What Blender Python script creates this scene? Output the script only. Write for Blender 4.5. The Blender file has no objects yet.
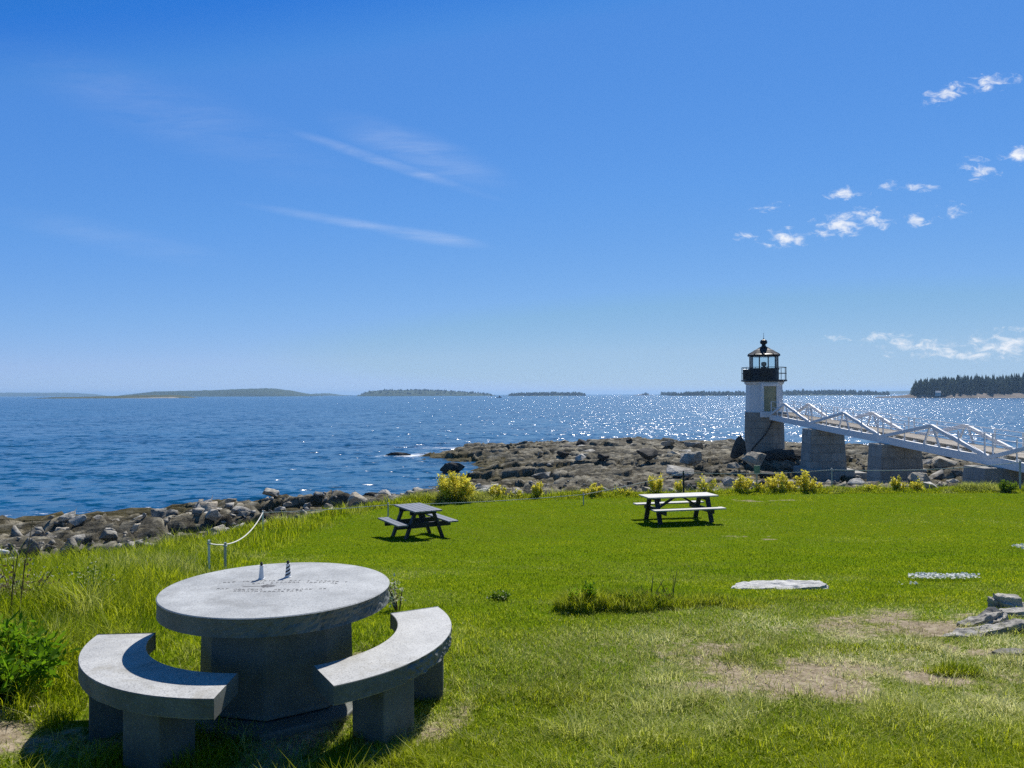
import bpy, math, random
import numpy as np
from mathutils import Vector, Matrix

R = math.radians
scene = bpy.context.scene
COL = scene.collection
rng = np.random.RandomState(7)
random.seed(7)

# ------------------------------------------------------------------ camera, sky, sun, exposure
CAMZ = 6.5                                   # eye height above the sea (sea level z = 0)
SUN_EL, SUN_AZ = 48.0, 20.0                  # azimuth measured from +Y (view) towards +X
cam_d = bpy.data.cameras.new('camera')
cam = bpy.data.objects.new('camera', cam_d)
COL.objects.link(cam)
cam_d.sensor_width = 36.0
cam_d.lens = 769.0 / 1024.0 * 36.0
cam_d.clip_start = 0.1
cam_d.clip_end = 60000.0
cam.location = (0, 0, CAMZ)
cam.rotation_euler = (Matrix.Rotation(R(90.767), 3, 'X') @ Matrix.Rotation(-0.003, 3, 'Z')).to_euler()
scene.camera = cam

scene.view_settings.view_transform = 'Standard'
scene.view_settings.look = 'None'
scene.view_settings.exposure = 0.35
scene.view_settings.gamma = 1.0
scene.view_settings.use_curve_mapping = False
scene.render.engine = 'CYCLES'
scene.cycles.use_denoising = False           # keeps the glitter on the water and the grass blades crisp
scene.cycles.max_bounces = 6
scene.cycles.transparent_max_bounces = 8
scene.cycles.volume_bounces = 0
scene.cycles.sample_clamp_indirect = 6.0

sun_d = bpy.data.lights.new('sun', 'SUN')
sun_d.energy = 4.9
sun_d.angle = R(0.5)
sun_d.color = (1.0, 0.955, 0.88)
sun = bpy.data.objects.new('sun', sun_d)
COL.objects.link(sun)
sdir = Vector((math.sin(R(SUN_AZ)) * math.cos(R(SUN_EL)), math.cos(R(SUN_AZ)) * math.cos(R(SUN_EL)), math.sin(R(SUN_EL))))
sun.rotation_euler = sdir.to_track_quat('Z', 'Y').to_euler()
sun.location = (20, 50, 80)

world = bpy.data.worlds.new('World')
scene.world = world
world.use_nodes = True
SKY_STRENGTH = 0.085


def build_world():
    nt = world.node_tree
    nt.nodes.clear()
    N, Lk = nt.nodes.new, nt.links.new
    out = N('ShaderNodeOutputWorld')
    bg = N('ShaderNodeBackground')
    bg.inputs['Strength'].default_value = SKY_STRENGTH
    Lk(bg.outputs[0], out.inputs[0])
    sky = N('ShaderNodeTexSky')
    sky.sky_type = 'NISHITA'
    sky.sun_disc = False
    sky.sun_elevation = R(SUN_EL)
    sky.sun_rotation = R(SUN_AZ)
    sky.altitude = 0.0
    sky.air_density = 0.7
    sky.dust_density = 0.0
    sky.ozone_density = 1.0
    # colour response of a clear maritime sky: deeper blue aloft, pale blue low down
    sc1 = N('ShaderNodeVectorMath'); sc1.operation = 'SCALE'; sc1.inputs['Scale'].default_value = SKY_STRENGTH
    Lk(sky.outputs[0], sc1.inputs[0])
    cv = N('ShaderNodeRGBCurve')
    mp = cv.mapping; mp.use_clip = False; mp.extend = 'EXTRAPOLATED'
    for ch, pts in ((0, [(0, 0), (.10, .012), (.122, .030), (.137, .078), (.21, .122), (.352, .217), (.578, .355), (.82, .42), (1.0, .50)]),
                    (1, [(0, 0), (.15, .13), (.205, .195), (.225, .262), (.342, .342), (.533, .448), (.76, .545), (.92, .585), (1.0, .62)]),
                    (2, [(0, 0), (.28, .40), (.371, .672), (.418, .73), (.578, .805), (.76, .83), (.80, .76), (1.0, .80)])):
        c = mp.curves[ch]
        while len(c.points) < len(pts): c.points.new(.5, .5)
        for p, q in zip(c.points, pts): p.location = q; p.handle_type = 'VECTOR'
    mp.update()
    Lk(sc1.outputs[0], cv.inputs['Color'])
    hs = N('ShaderNodeVectorMath'); hs.operation = 'SCALE'; hs.inputs['Scale'].default_value = 0.785 / SKY_STRENGTH
    Lk(cv.outputs[0], hs.inputs[0])
    # clouds by direction: gnomonic coordinates (x/y, z/y) of the direction, only for the half with y > 0
    tc = N('ShaderNodeTexCoord')
    sep = N('ShaderNodeSeparateXYZ')
    Lk(tc.outputs['Generated'], sep.inputs[0])
    ymax = N('ShaderNodeMath'); ymax.operation = 'MAXIMUM'; ymax.inputs[1].default_value = 0.02
    Lk(sep.outputs['Y'], ymax.inputs[0])
    du = N('ShaderNodeMath'); du.operation = 'DIVIDE'
    dv = N('ShaderNodeMath'); dv.operation = 'DIVIDE'
    Lk(sep.outputs['X'], du.inputs[0]); Lk(ymax.outputs[0], du.inputs[1])
    Lk(sep.outputs['Z'], dv.inputs[0]); Lk(ymax.outputs[0], dv.inputs[1])
    uv = N('ShaderNodeCombineXYZ')
    Lk(du.outputs[0], uv.inputs[0]); Lk(dv.outputs[0], uv.inputs[1])

    def noise(scale, detail, rough, sx=1, sy=1, rot=0.0, dist=0.0):
        m = N('ShaderNodeMapping'); m.inputs['Scale'].default_value = (sx, sy, 1); m.inputs['Rotation'].default_value = (0, 0, rot)
        Lk(uv.outputs[0], m.inputs[0])
        n = N('ShaderNodeTexNoise'); n.inputs['Scale'].default_value = scale; n.inputs['Detail'].default_value = detail
        n.inputs['Roughness'].default_value = rough; n.inputs['Distortion'].default_value = dist
        Lk(m.outputs[0], n.inputs['Vector'])
        return n

    def masks(lst):
        cur = None
        for (px, py, rx, ry, ang, st) in lst:
            m = N('ShaderNodeMapping'); m.vector_type = 'TEXTURE'
            m.inputs['Location'].default_value = ((px - 512) / 769.0, (394.0 - py) / 769.0, 0)
            m.inputs['Rotation'].default_value = (0, 0, R(ang))
            m.inputs['Scale'].default_value = (rx / 769.0, ry / 769.0, 1)
            Lk(uv.outputs[0], m.inputs[0])
            ln = N('ShaderNodeVectorMath'); ln.operation = 'LENGTH'
            Lk(m.outputs[0], ln.inputs[0])
            mr = N('ShaderNodeMapRange'); mr.interpolation_type = 'SMOOTHSTEP'
            mr.inputs['From Min'].default_value = 1.0; mr.inputs['From Max'].default_value = 0.0
            mr.inputs['To Min'].default_value = 0.0; mr.inputs['To Max'].default_value = st
            Lk(ln.outputs['Value'], mr.inputs[0])
            if cur is None:
                cur = mr.outputs[0]
            else:
                mx = N('ShaderNodeMath'); mx.operation = 'MAXIMUM'
                Lk(cur, mx.inputs[0]); Lk(mr.outputs[0], mx.inputs[1]); cur = mx.outputs[0]
        return cur

    cumulus = masks([(786, 239, 30, 13, 5, 1), (845, 224, 46, 16, 12, .95), (878, 220, 22, 14, 0, .9), (848, 193, 26, 9, 0, .8), (890, 187, 12, 8, 20, .8),
                     (921, 220, 17, 9, 0, .85), (955, 212, 20, 11, -10, .7), (952, 93, 36, 11, 16, .85), (988, 83, 40, 11, 8, .8), (1024, 155, 26, 12, 0, 1),
                     (981, 170, 26, 14, -15, .75), (748, 236, 16, 7, 0, .62), (916, 187, 30, 6, 0, .6), (770, 207, 22, 6, 5, .5),
                     (884, 338, 34, 7, 0, .75), (920, 346, 60, 10, 0, .8), (1010, 346, 80, 19, 3, .85), (960, 355, 80, 8, 0, .72), (840, 339, 20, 5, 0, .55)])
    nz = noise(52.0, 8.0, 0.62, 1.0, 1.9, 0.0, 0.5)
    m6 = N('ShaderNodeMath'); m6.operation = 'MULTIPLY'; m6.inputs[1].default_value = .68
    Lk(cumulus, m6.inputs[0])
    n6 = N('ShaderNodeMath'); n6.operation = 'MULTIPLY_ADD'; n6.inputs[1].default_value = 2.6; n6.inputs[2].default_value = -1.3
    Lk(nz.outputs['Fac'], n6.inputs[0])
    ad = N('ShaderNodeMath'); ad.operation = 'ADD'
    Lk(m6.outputs[0], ad.inputs[0]); Lk(n6.outputs[0], ad.inputs[1])
    cm = N('ShaderNodeMapRange'); cm.interpolation_type = 'SMOOTHSTEP'
    cm.inputs['From Min'].default_value = 0.06; cm.inputs['From Max'].default_value = 1.05
    cm.inputs['To Max'].default_value = 0.95
    Lk(ad.outputs[0], cm.inputs[0])
    gate = N('ShaderNodeMath'); gate.operation = 'GREATER_THAN'; gate.inputs[1].default_value = 0.001
    Lk(cumulus, gate.inputs[0])
    cg = N('ShaderNodeMath'); cg.operation = 'MULTIPLY'
    Lk(cm.outputs[0], cg.inputs[0]); Lk(gate.outputs[0], cg.inputs[1])
    cirrus = masks([(390, 162, 140, 8, -18.5, .55), (420, 150, 120, 26, -20, .42), (432, 154, 46, 9, -15, .55), (365, 224, 150, 7, -10, .5), (430, 236, 75, 9, -9, .72),
                    (170, 110, 240, 45, -20, .16), (110, 235, 160, 20, -12, .16)])
    nc = noise(8.0, 9.0, 0.68, 1.0, 7.0, R(16), 0.4)
    cr = N('ShaderNodeMapRange'); cr.inputs['From Min'].default_value = 0.28; cr.inputs['From Max'].default_value = 0.8
    Lk(nc.outputs['Fac'], cr.inputs[0])
    ci = N('ShaderNodeMath'); ci.operation = 'MULTIPLY'
    Lk(cirrus, ci.inputs[0]); Lk(cr.outputs[0], ci.inputs[1])
    ci2 = N('ShaderNodeMath'); ci2.operation = 'MULTIPLY'; ci2.inputs[1].default_value = 0.55
    Lk(ci.outputs[0], ci2.inputs[0])
    tot = N('ShaderNodeMath'); tot.operation = 'MAXIMUM'
    Lk(cg.outputs[0], tot.inputs[0]); Lk(ci2.outputs[0], tot.inputs[1])
    mix = N('ShaderNodeMix'); mix.data_type = 'RGBA'
    Lk(tot.outputs[0], mix.inputs[0])
    Lk(hs.outputs[0], mix.inputs[6])
    mix.inputs[7].default_value = (0.74 / SKY_STRENGTH, 0.755 / SKY_STRENGTH, 0.785 / SKY_STRENGTH, 1)
    Lk(mix.outputs[2], bg.inputs['Color'])


build_world()

# ------------------------------------------------------------------ numpy noise
def _hash(ix, iy, seed):
    h = (ix.astype(np.int64) * 374761393 + iy.astype(np.int64) * 668265263 + seed * 974634777) & 0xFFFFFFFF
    h = ((h ^ (h >> 13)) * 1274126177) & 0xFFFFFFFF
    h = (h ^ (h >> 16)) & 0xFFFFFFFF
    return h / 4294967295.0


def vnoise(x, y, seed=0):
    x = np.asarray(x, float); y = np.asarray(y, float)
    ix, iy = np.floor(x), np.floor(y)
    fx, fy = x - ix, y - iy
    fx = fx * fx * (3 - 2 * fx); fy = fy * fy * (3 - 2 * fy)
    a = _hash(ix, iy, seed); b = _hash(ix + 1, iy, seed); c = _hash(ix, iy + 1, seed); d = _hash(ix + 1, iy + 1, seed)
    return (a + (b - a) * fx) * (1 - fy) + (c + (d - c) * fx) * fy


def fbm(x, y, seed=0, oct=4):
    s, a, t = 0, 1.0, 0
    for o in range(oct):
        s = s + a * vnoise(x * 2 ** o, y * 2 ** o, seed + o * 17); t += a; a *= 0.5
    return s / t


def voronoi_blocks(x, y, seed, amp, tilt):
    ix, iy = np.floor(x), np.floor(y)
    f1 = np.full(x.shape, 9.0); f2 = np.full(x.shape, 9.0); hh = np.zeros(x.shape)
    for dx in (-1, 0, 1):
        for dy in (-1, 0, 1):
            cx, cy = ix + dx, iy + dy
            px = cx + _hash(cx, cy, seed); py = cy + _hash(cx, cy, seed + 1)
            d = np.hypot(x - px, y - py)
            h = amp * (_hash(cx, cy, seed + 2) - .5) + tilt * ((_hash(cx, cy, seed + 3) - .5) * (x - px) + (_hash(cx, cy, seed + 4) - .35) * (y - py))
            nr = d < f1
            f2 = np.where(nr, f1, np.minimum(f2, d))
            hh = np.where(nr, h, hh)
            f1 = np.where(nr, d, f1)
    return hh, f2 - f1


def sstep(a, b, x):
    t = np.clip((x - a) / (b - a), 0, 1)
    return t * t * (3 - 2 * t)


def seg_dist(x, y, poly, closed=False):
    d = np.full(np.shape(x), 1e9)
    n = len(poly)
    for i in range(n if closed else n - 1):
        ax, ay = poly[i]; bx, by = poly[(i + 1) % n]
        vx, vy = bx - ax, by - ay
        t = np.clip(((x - ax) * vx + (y - ay) * vy) / (vx * vx + vy * vy), 0, 1)
        d = np.minimum(d, np.hypot(x - ax - t * vx, y - ay - t * vy))
    return d


def inside(x, y, poly):
    r = np.zeros(np.shape(x), bool)
    n = len(poly)
    for i in range(n):
        ax, ay = poly[i]; bx, by = poly[(i + 1) % n]
        c = ((ay > y) != (by > y)) & (x < (bx - ax) * (y - ay) / (by - ay + 1e-12) + ax)
        r ^= c
    return r


# ------------------------------------------------------------------ mesh helpers
def mesh_obj(name, verts, faces, mat=None, parent=None, smooth=False, attrs=None, link=True):
    me = bpy.data.meshes.new(name)
    if isinstance(faces, np.ndarray):
        verts = np.asarray(verts, np.float32)
        nf, k = faces.shape
        me.vertices.add(len(verts)); me.vertices.foreach_set('co', verts.ravel())
        me.loops.add(nf * k); me.loops.foreach_set('vertex_index', faces.astype(np.int32).ravel())
        me.polygons.add(nf)
        me.polygons.foreach_set('loop_start', (np.arange(nf) * k).astype(np.int32))
        me.polygons.foreach_set('loop_total', np.full(nf, k, np.int32))
        me.update(calc_edges=True)
    else:
        me.from_pydata([tuple(v) for v in verts], [], faces)
        me.update()
    if smooth:
        me.polygons.foreach_set('use_smooth', [True] * len(me.polygons))
    if attrs:
        for an, arr in attrs.items():
            a = me.attributes.new(an, 'FLOAT', 'POINT')
            a.data.foreach_set('value', np.asarray(arr, np.float32))
    if mat is not None:
        me.materials.append(mat)
    o = bpy.data.objects.new(name, me)
    COL.objects.link(o)
    if parent is not None:
        o.parent = parent
    return o


def grid_faces(nx, ny):
    i = np.arange(nx - 1)[None, :] + np.arange(ny - 1)[:, None] * nx
    return np.stack([i, i + 1, i + 1 + nx, i + nx], -1).reshape(-1, 4)


class MB:
    """collects shapes into one mesh"""
    def __init__(self):
        self.v, self.f, self.sm = [], [], []

    def add(self, vs, fs, smooth=False):
        b = len(self.v)
        self.v += [tuple(p) for p in vs]
        self.f += [tuple(b + i for i in q) for q in fs]
        self.sm += [smooth] * len(fs)

    def box(self, c, s, rot=None, taper=1.0):
        c = Vector(c); hx, hy, hz = s[0] / 2, s[1] / 2, s[2] / 2
        vs = []
        for z, k in ((-hz, 1.0), (hz, taper)):
            for x, y in ((-hx, -hy), (hx, -hy), (hx, hy), (-hx, hy)):
                p = Vector((x * k, y * k, z))
                if rot is not None:
                    p = rot @ p
                vs.append(c + p)
        self.add(vs, [(3, 2, 1, 0), (4, 5, 6, 7), (0, 1, 5, 4), (1, 2, 6, 5), (2, 3, 7, 6), (3, 0, 4, 7)])

    def bar(self, a, b, w, h, up=(0, 0, 1)):
        a, b = Vector(a), Vector(b)
        d = (b - a); L = d.length; d.normalize()
        s = d.cross(Vector(up))
        if s.length < 1e-4:
            s = Vector((1, 0, 0))
        s.normalize(); u = s.cross(d)
        vs = []
        for p in (a, b):
            for i, j in ((-1, -1), (1, -1), (1, 1), (-1, 1)):
                vs.append(p + s * (i * w / 2) + u * (j * h / 2))
        self.add(vs, [(3, 2, 1, 0), (4, 5, 6, 7), (0, 1, 5, 4), (1, 2, 6, 5), (2, 3, 7, 6), (3, 0, 4, 7)])

    def tube(self, pts, r, n=8, cap=True):
        pts = [Vector(p) for p in pts]
        rr = r if isinstance(r, (list, tuple)) else [r] * len(pts)
        vs = []
        for i, p in enumerate(pts):
            d = (pts[min(i + 1, len(pts) - 1)] - pts[max(i - 1, 0)]).normalized()
            s = d.cross(Vector((0, 0, 1)))
            if s.length < 1e-3:
                s = Vector((1, 0, 0))
            s.normalize(); u = s.cross(d)
            for k in range(n):
                a = 2 * math.pi * k / n
                vs.append(p + s * (math.cos(a) * rr[i]) + u * (math.sin(a) * rr[i]))
        fs = []
        for i in range(len(pts) - 1):
            for k in range(n):
                fs.append((i * n + k, i * n + (k + 1) % n, (i + 1) * n + (k + 1) % n, (i + 1) * n + k))
        if cap:
            fs.append(tuple(range(n - 1, -1, -1)))
            fs.append(tuple((len(pts) - 1) * n + k for k in range(n)))
        self.add(vs, fs, True)

    def lathe(self, prof, n=32, c=(0, 0, 0), rot=0.0, smooth=True, cap=True):
        vs, fs = [], []
        for (r, z) in prof:
            for k in range(n):
                a = rot + 2 * math.pi * k / n
                vs.append((c[0] + r * math.cos(a), c[1] + r * math.sin(a), c[2] + z))
        m = len(prof)
        for i in range(m - 1):
            for k in range(n):
                fs.append((i * n + k, i * n + (k + 1) % n, (i + 1) * n + (k + 1) % n, (i + 1) * n + k))
        if cap:
            fs.append(tuple(range(n - 1, -1, -1)))
            fs.append(tuple((m - 1) * n + k for k in range(n)))
        self.add(vs, fs, smooth)

    def build(self, name, mat=None, parent=None, bevel=0.0):
        o = mesh_obj(name, self.v, self.f, mat, parent)
        o.data.polygons.foreach_set('use_smooth', self.sm)
        if any(self.sm):
            try:
                o.data.set_sharp_from_angle(angle=R(40))
            except Exception:
                pass
        if bevel:
            b = o.modifiers.new('bevel', 'BEVEL'); b.width = bevel; b.segments = 2; b.limit_method = 'ANGLE'
        return o


def tag(o, label=None, cat=None, group=None, kind=None):
    if label: o['label'] = label
    if cat: o['category'] = cat
    if group: o['group'] = group
    if kind: o['kind'] = kind
    return o


def thing(name, loc, label, cat, group=None, rz=0.0):
    o = bpy.data.objects.new(name, None)
    o.empty_display_size = 0.2
    COL.objects.link(o)
    o.location = loc
    o.rotation_euler = (0, 0, rz)
    return tag(o, label, cat, group)


# ------------------------------------------------------------------ materials
def new_mat(name):
    m = bpy.data.materials.new(name)
    m.use_nodes = True
    nt = m.node_tree
    nt.nodes.clear()
    out = nt.nodes.new('ShaderNodeOutputMaterial')
    return m, nt, out


class NT:
    def __init__(self, nt):
        self.nt = nt

    def n(self, t, **kw):
        x = self.nt.nodes.new(t)
        for k, v in kw.items():
            setattr(x, k, v)
        return x

    def l(self, a, b):
        self.nt.links.new(a, b)

    def noise(self, vec, scale, detail=4, rough=.55, dist=0.0):
        x = self.n('ShaderNodeTexNoise')
        x.inputs['Scale'].default_value = scale; x.inputs['Detail'].default_value = detail
        x.inputs['Roughness'].default_value = rough; x.inputs['Distortion'].default_value = dist
        if vec is not None: self.l(vec, x.inputs['Vector'])
        return x.outputs['Fac']

    def ramp(self, fac, stops):
        x = self.n('ShaderNodeValToRGB')
        e = x.color_ramp.elements
        while len(e) < len(stops): e.new(0.5)
        for i, (p, c) in enumerate(stops):
            e[i].position = p; e[i].color = (c[0], c[1], c[2], 1)
        self.l(fac, x.inputs[0])
        return x.outputs[0]

    def rng(self, fac, a, b, c=0.0, d=1.0):
        x = self.n('ShaderNodeMapRange')
        x.inputs['From Min'].default_value = a; x.inputs['From Max'].default_value = b
        x.inputs['To Min'].default_value = c; x.inputs['To Max'].default_value = d
        self.l(fac, x.inputs[0])
        return x.outputs[0]

    def mix(self, fac, a, b, blend='MIX'):
        x = self.n('ShaderNodeMix', data_type='RGBA', blend_type=blend)
        if isinstance(fac, (int, float)): x.inputs[0].default_value = fac
        else: self.l(fac, x.inputs[0])
        for v, i in ((a, 6), (b, 7)):
            if isinstance(v, tuple): x.inputs[i].default_value = (*v, 1)
            else: self.l(v, x.inputs[i])
        return x.outputs[2]

    def math(self, op, a, b=None):
        x = self.n('ShaderNodeMath', operation=op)
        for v, i in ((a, 0), (b, 1)):
            if v is None: continue
            if isinstance(v, (int, float)): x.inputs[i].default_value = v
            else: self.l(v, x.inputs[i])
        return x.outputs[0]

    def obj(self, scale=(1, 1, 1), rand=False):
        tc = self.n('ShaderNodeTexCoord')
        m = self.n('ShaderNodeMapping'); m.inputs['Scale'].default_value = scale
        self.l(tc.outputs['Object'], m.inputs[0])
        if rand:
            oi = self.n('ShaderNodeObjectInfo')
            mu = self.math('MULTIPLY', oi.outputs['Random'], 37.0)
            self.l(mu, m.inputs['Location'])
        return m.outputs[0]

    def bump(self, h, strength, dist, normal=None):
        x = self.n('ShaderNodeBump'); x.inputs['Strength'].default_value = strength; x.inputs['Distance'].default_value = dist
        self.l(h, x.inputs['Height'])
        if normal is not None: self.l(normal, x.inputs['Normal'])
        return x.outputs[0]

    def bsdf(self, color, rough=.6, spec=.5, metal=0.0, normal=None, ior=None):
        x = self.n('ShaderNodeBsdfPrincipled')
        if isinstance(color, tuple): x.inputs['Base Color'].default_value = (*color, 1)
        else: self.l(color, x.inputs['Base Color'])
        if isinstance(rough, (int, float)): x.inputs['Roughness'].default_value = rough
        else: self.l(rough, x.inputs['Roughness'])
        x.inputs['Metallic'].default_value = metal
        x.inputs['Specular IOR Level'].default_value = spec
        if ior: x.inputs['IOR'].default_value = ior
        if normal is not None: self.l(normal, x.inputs['Normal'])
        return x.outputs[0]


def mat_simple(name, c0, c1, scale=8, rough=.6, bump=.15, bdist=.01, spec=.4, metal=0., stretch=(1, 1, 1)):
    m, nt, out = new_mat(name); t = NT(nt)
    v = t.obj(stretch)
    f = t.noise(v, scale, 6, .6)
    col = t.ramp(f, [(.3, c0), (.7, c1)])
    fine = t.noise(v, scale * 6, 4, .6)
    nrm = t.bump(fine, bump, bdist)
    t.l(t.bsdf(col, rough, spec, metal, nrm), out.inputs[0])
    return m


def mat_granite(name, lo, hi, stain=(.16, .15, .13), spk=.5, wht=.5):
    m, nt, out = new_mat(name); t = NT(nt)
    v = t.obj()
    big = t.noise(v, 3.5, 6, .65)
    base = t.ramp(big, [(.28, lo), (.72, hi)])
    sp = t.noise(v, 115, 3, .7)
    base = t.mix(t.rng(sp, .52, .62, 0, spk), base, (.10, .105, .11))
    sp2 = t.noise(v, 85, 2, .7)
    base = t.mix(t.rng(sp2, .58, .66, 0, wht), base, (.62, .62, .60))
    st = t.noise(v, 2.6, 7, .72, .8)
    base = t.mix(t.rng(st, .50, .68, 0, .62), base, stain)
    b1 = t.noise(v, 60, 5, .7)
    nrm = t.bump(b1, .35, .004)
    t.l(t.bsdf(base, .62, .35, 0, nrm), out.inputs[0])
    return m


def mat_blocks(name, bw, bh, cyl=False, c1=(.20, .19, .18), c2=(.31, .29, .26), mortar=(.10, .095, .09)):
    m, nt, out = new_mat(name); t = NT(nt)
    tc = t.n('ShaderNodeTexCoord')
    sep = t.n('ShaderNodeSeparateXYZ'); t.l(tc.outputs['Object'], sep.inputs[0])
    if cyl:
        at = t.math('ARCTAN2', sep.outputs['Y'], sep.outputs['X'])
        u = t.math('MULTIPLY', at, 1.55)
    else:
        u = t.math('ADD', sep.outputs['X'], sep.outputs['Y'])
    cb = t.n('ShaderNodeCombineXYZ'); t.l(u, cb.inputs[0]); t.l(sep.outputs['Z'], cb.inputs[1])
    br = t.n('ShaderNodeTexBrick')
    br.inputs['Scale'].default_value = 1.0; br.inputs['Mortar Size'].default_value = .014; br.inputs['Mortar Smooth'].default_value = .3
    br.inputs['Brick Width'].default_value = bw; br.inputs['Row Height'].default_value = bh
    br.inputs['Color1'].default_value = (*c1, 1); br.inputs['Color2'].default_value = (*c2, 1); br.inputs['Mortar'].default_value = (*mortar, 1)
    t.l(cb.outputs[0], br.inputs['Vector'])
    v = tc.outputs['Object']
    n1 = t.noise(v, 2.2, 7, .7, .4)
    col = t.mix(t.rng(n1, .45, .75, 0, .6), br.outputs['Color'], (.12, .115, .10))
    n2 = t.noise(v, 25, 5, .7)
    col = t.mix(t.rng(n2, .45, .75, 0, .6), col, (.50, .47, .42))
    n5 = t.noise(v, .9, 4, .6, .3)
    col = t.mix(t.rng(n5, .5, .68, 0, .55), col, (.46, .43, .37))
    drip = t.n('ShaderNodeMapping'); drip.inputs['Scale'].default_value = (3, 3, .25); t.l(v, drip.inputs[0])
    n3 = t.noise(drip.outputs[0], 1.5, 5, .6)
    col = t.mix(t.rng(n3, .55, .75, 0, .45), col, (.22, .17, .10))
    h = t.math('MULTIPLY', br.outputs['Fac'], -1.0)
    nb = t.bump(h, .8, .03)
    nb = t.bump(n2, .5, .03, nb)
    t.l(t.bsdf(col, .85, .3, 0, nb), out.inputs[0])
    return m


def mat_rock(name, dark, mid, light, scale=1.0, weed=None, lichen=(.34, .31, .22)):
    m, nt, out = new_mat(name); t = NT(nt)
    geo = t.n('ShaderNodeNewGeometry')
    oi = t.n('ShaderNodeObjectInfo')
    add = t.n('ShaderNodeVectorMath', operation='ADD')
    t.l(geo.outputs['Position'], add.inputs[0])
    v = geo.outputs['Position']
    n1 = t.noise(v, 1.1 * scale, 8, .68, .5)
    col = t.ramp(n1, [(.30, dark), (.49, mid), (.70, light)])
    tone = t.rng(oi.outputs['Random'], 0, 1, .7, 1.25)
    cmb = t.n('ShaderNodeCombineXYZ')
    for i in range(3): t.l(tone, cmb.inputs[i])
    col = t.mix(1.0, col, cmb.outputs[0], 'MULTIPLY')
    n2 = t.noise(v, 9 * scale, 6, .7)
    col = t.mix(t.rng(n2, .52, .76, 0, .5), col, dark)
    n3 = t.noise(v, 3.1 * scale, 6, .75, .3)
    col = t.mix(t.rng(n3, .56, .7, 0, .55), col, lichen)
    st = t.n('ShaderNodeMapping'); st.inputs['Scale'].default_value = (.6, 1.4, 5); st.inputs['Rotation'].default_value = (R(22), R(12), R(15)); t.l(v, st.inputs[0])
    n4 = t.noise(st.outputs[0], 2.2 * scale, 6, .7, .2)
    if weed:
        sp = t.n('ShaderNodeSeparateXYZ'); t.l(v, sp.inputs[0])
        hz = t.math('ADD', sp.outputs['Z'], t.math('MULTIPLY', t.rng(n1, 0, 1, -1, 1), .8))
        col = t.mix(t.rng(hz, .45, 1.0, .85, 0), col, weed)
    nb = t.bump(n4, .9, .13 / scale)
    nb = t.bump(n2, .7, .07 / scale, nb)
    t.l(t.bsdf(col, .85, .15, 0, nb), out.inputs[0])
    return m


def mat_leaf(name, c0, c1, transl=.5, attr='tint', tc0=None, tc1=None, rough=.5, spec=.25):
    m, nt, out = new_mat(name); t = NT(nt)
    a = t.n('ShaderNodeAttribute', attribute_name=attr)
    col = t.ramp(a.outputs['Fac'], [(0, c0), (1, c1)])
    col2 = t.ramp(a.outputs['Fac'], [(0, tc0 or c0), (1, tc1 or c1)])
    b = t.bsdf(col, rough, spec)
    tr = t.n('ShaderNodeBsdfTranslucent'); t.l(col2, tr.inputs[0])
    mx = t.n('ShaderNodeMixShader'); mx.inputs[0].default_value = transl
    t.l(b, mx.inputs[1]); t.l(tr.outputs[0], mx.inputs[2])
    t.l(mx.outputs[0], out.inputs[0])
    return m


def mat_grass(name):
    """blade colour from two per-blade values: tint (random) and dry (0 lush .. 1 straw)"""
    m, nt, out = new_mat(name); t = NT(nt)
    a = t.n('ShaderNodeAttribute', attribute_name='tint')
    d = t.n('ShaderNodeAttribute', attribute_name='dry')
    g = t.ramp(a.outputs['Fac'], [(0, (.066, .124, .004)), (.5, (.140, .208, .005)), (1, (.28, .325, .016))])
    s = t.ramp(a.outputs['Fac'], [(0, (.27, .25, .07)), (.5, (.52, .50, .18)), (1, (.80, .77, .40))])
    col = t.mix(d.outputs['Fac'], g, s)
    b = t.bsdf(col, .7, 0.0)
    tg = t.ramp(a.outputs['Fac'], [(0, (.24, .38, .004)), (1, (.55, .60, .014))])
    tcol = t.mix(d.outputs['Fac'], tg, s)
    tr = t.n('ShaderNodeBsdfTranslucent'); t.l(tcol, tr.inputs[0])
    mx = t.n('ShaderNodeMixShader'); mx.inputs[0].default_value = .42
    t.l(b, mx.inputs[1]); t.l(tr.outputs[0], mx.inputs[2])
    t.l(mx.outputs[0], out.inputs[0])
    return m


def mat_ground():
    m, nt, out = new_mat('ground_soil_and_turf'); t = NT(nt)
    geo = t.n('ShaderNodeNewGeometry'); v = geo.outputs['Position']
    a = t.n('ShaderNodeAttribute', attribute_name='dry')
    n1 = t.noise(v, .8, 6, .6); n2 = t.noise(v, 14, 6, .7); n3 = t.noise(v, 60, 4, .7)
    turf = t.ramp(n2, [(.3, (.055, .09, .005)), (.55, (.115, .16, .007)), (.75, (.18, .21, .012))])
    turf = t.mix(t.rng(n1, .35, .7, 0, .5), turf, (.08, .15, .005))
    soil = t.ramp(n2, [(.25, (.11, .085, .055)), (.5, (.26, .21, .145)), (.75, (.45, .38, .275))])
    soil = t.mix(t.rng(n3, .55, .7, 0, .7), soil, (.60, .54, .40))
    f = t.math('ADD', a.outputs['Fac'], t.rng(n2, .3, .7, -.25, .25))
    col = t.mix(t.rng(f, .3, .62, 0, 1), turf, soil)
    nb = t.bump(n2, .6, .03); nb = t.bump(n3, .6, .012, nb)
    t.l(t.bsdf(col, .95, 0.0, 0, nb), out.inputs[0])
    return m


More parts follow.
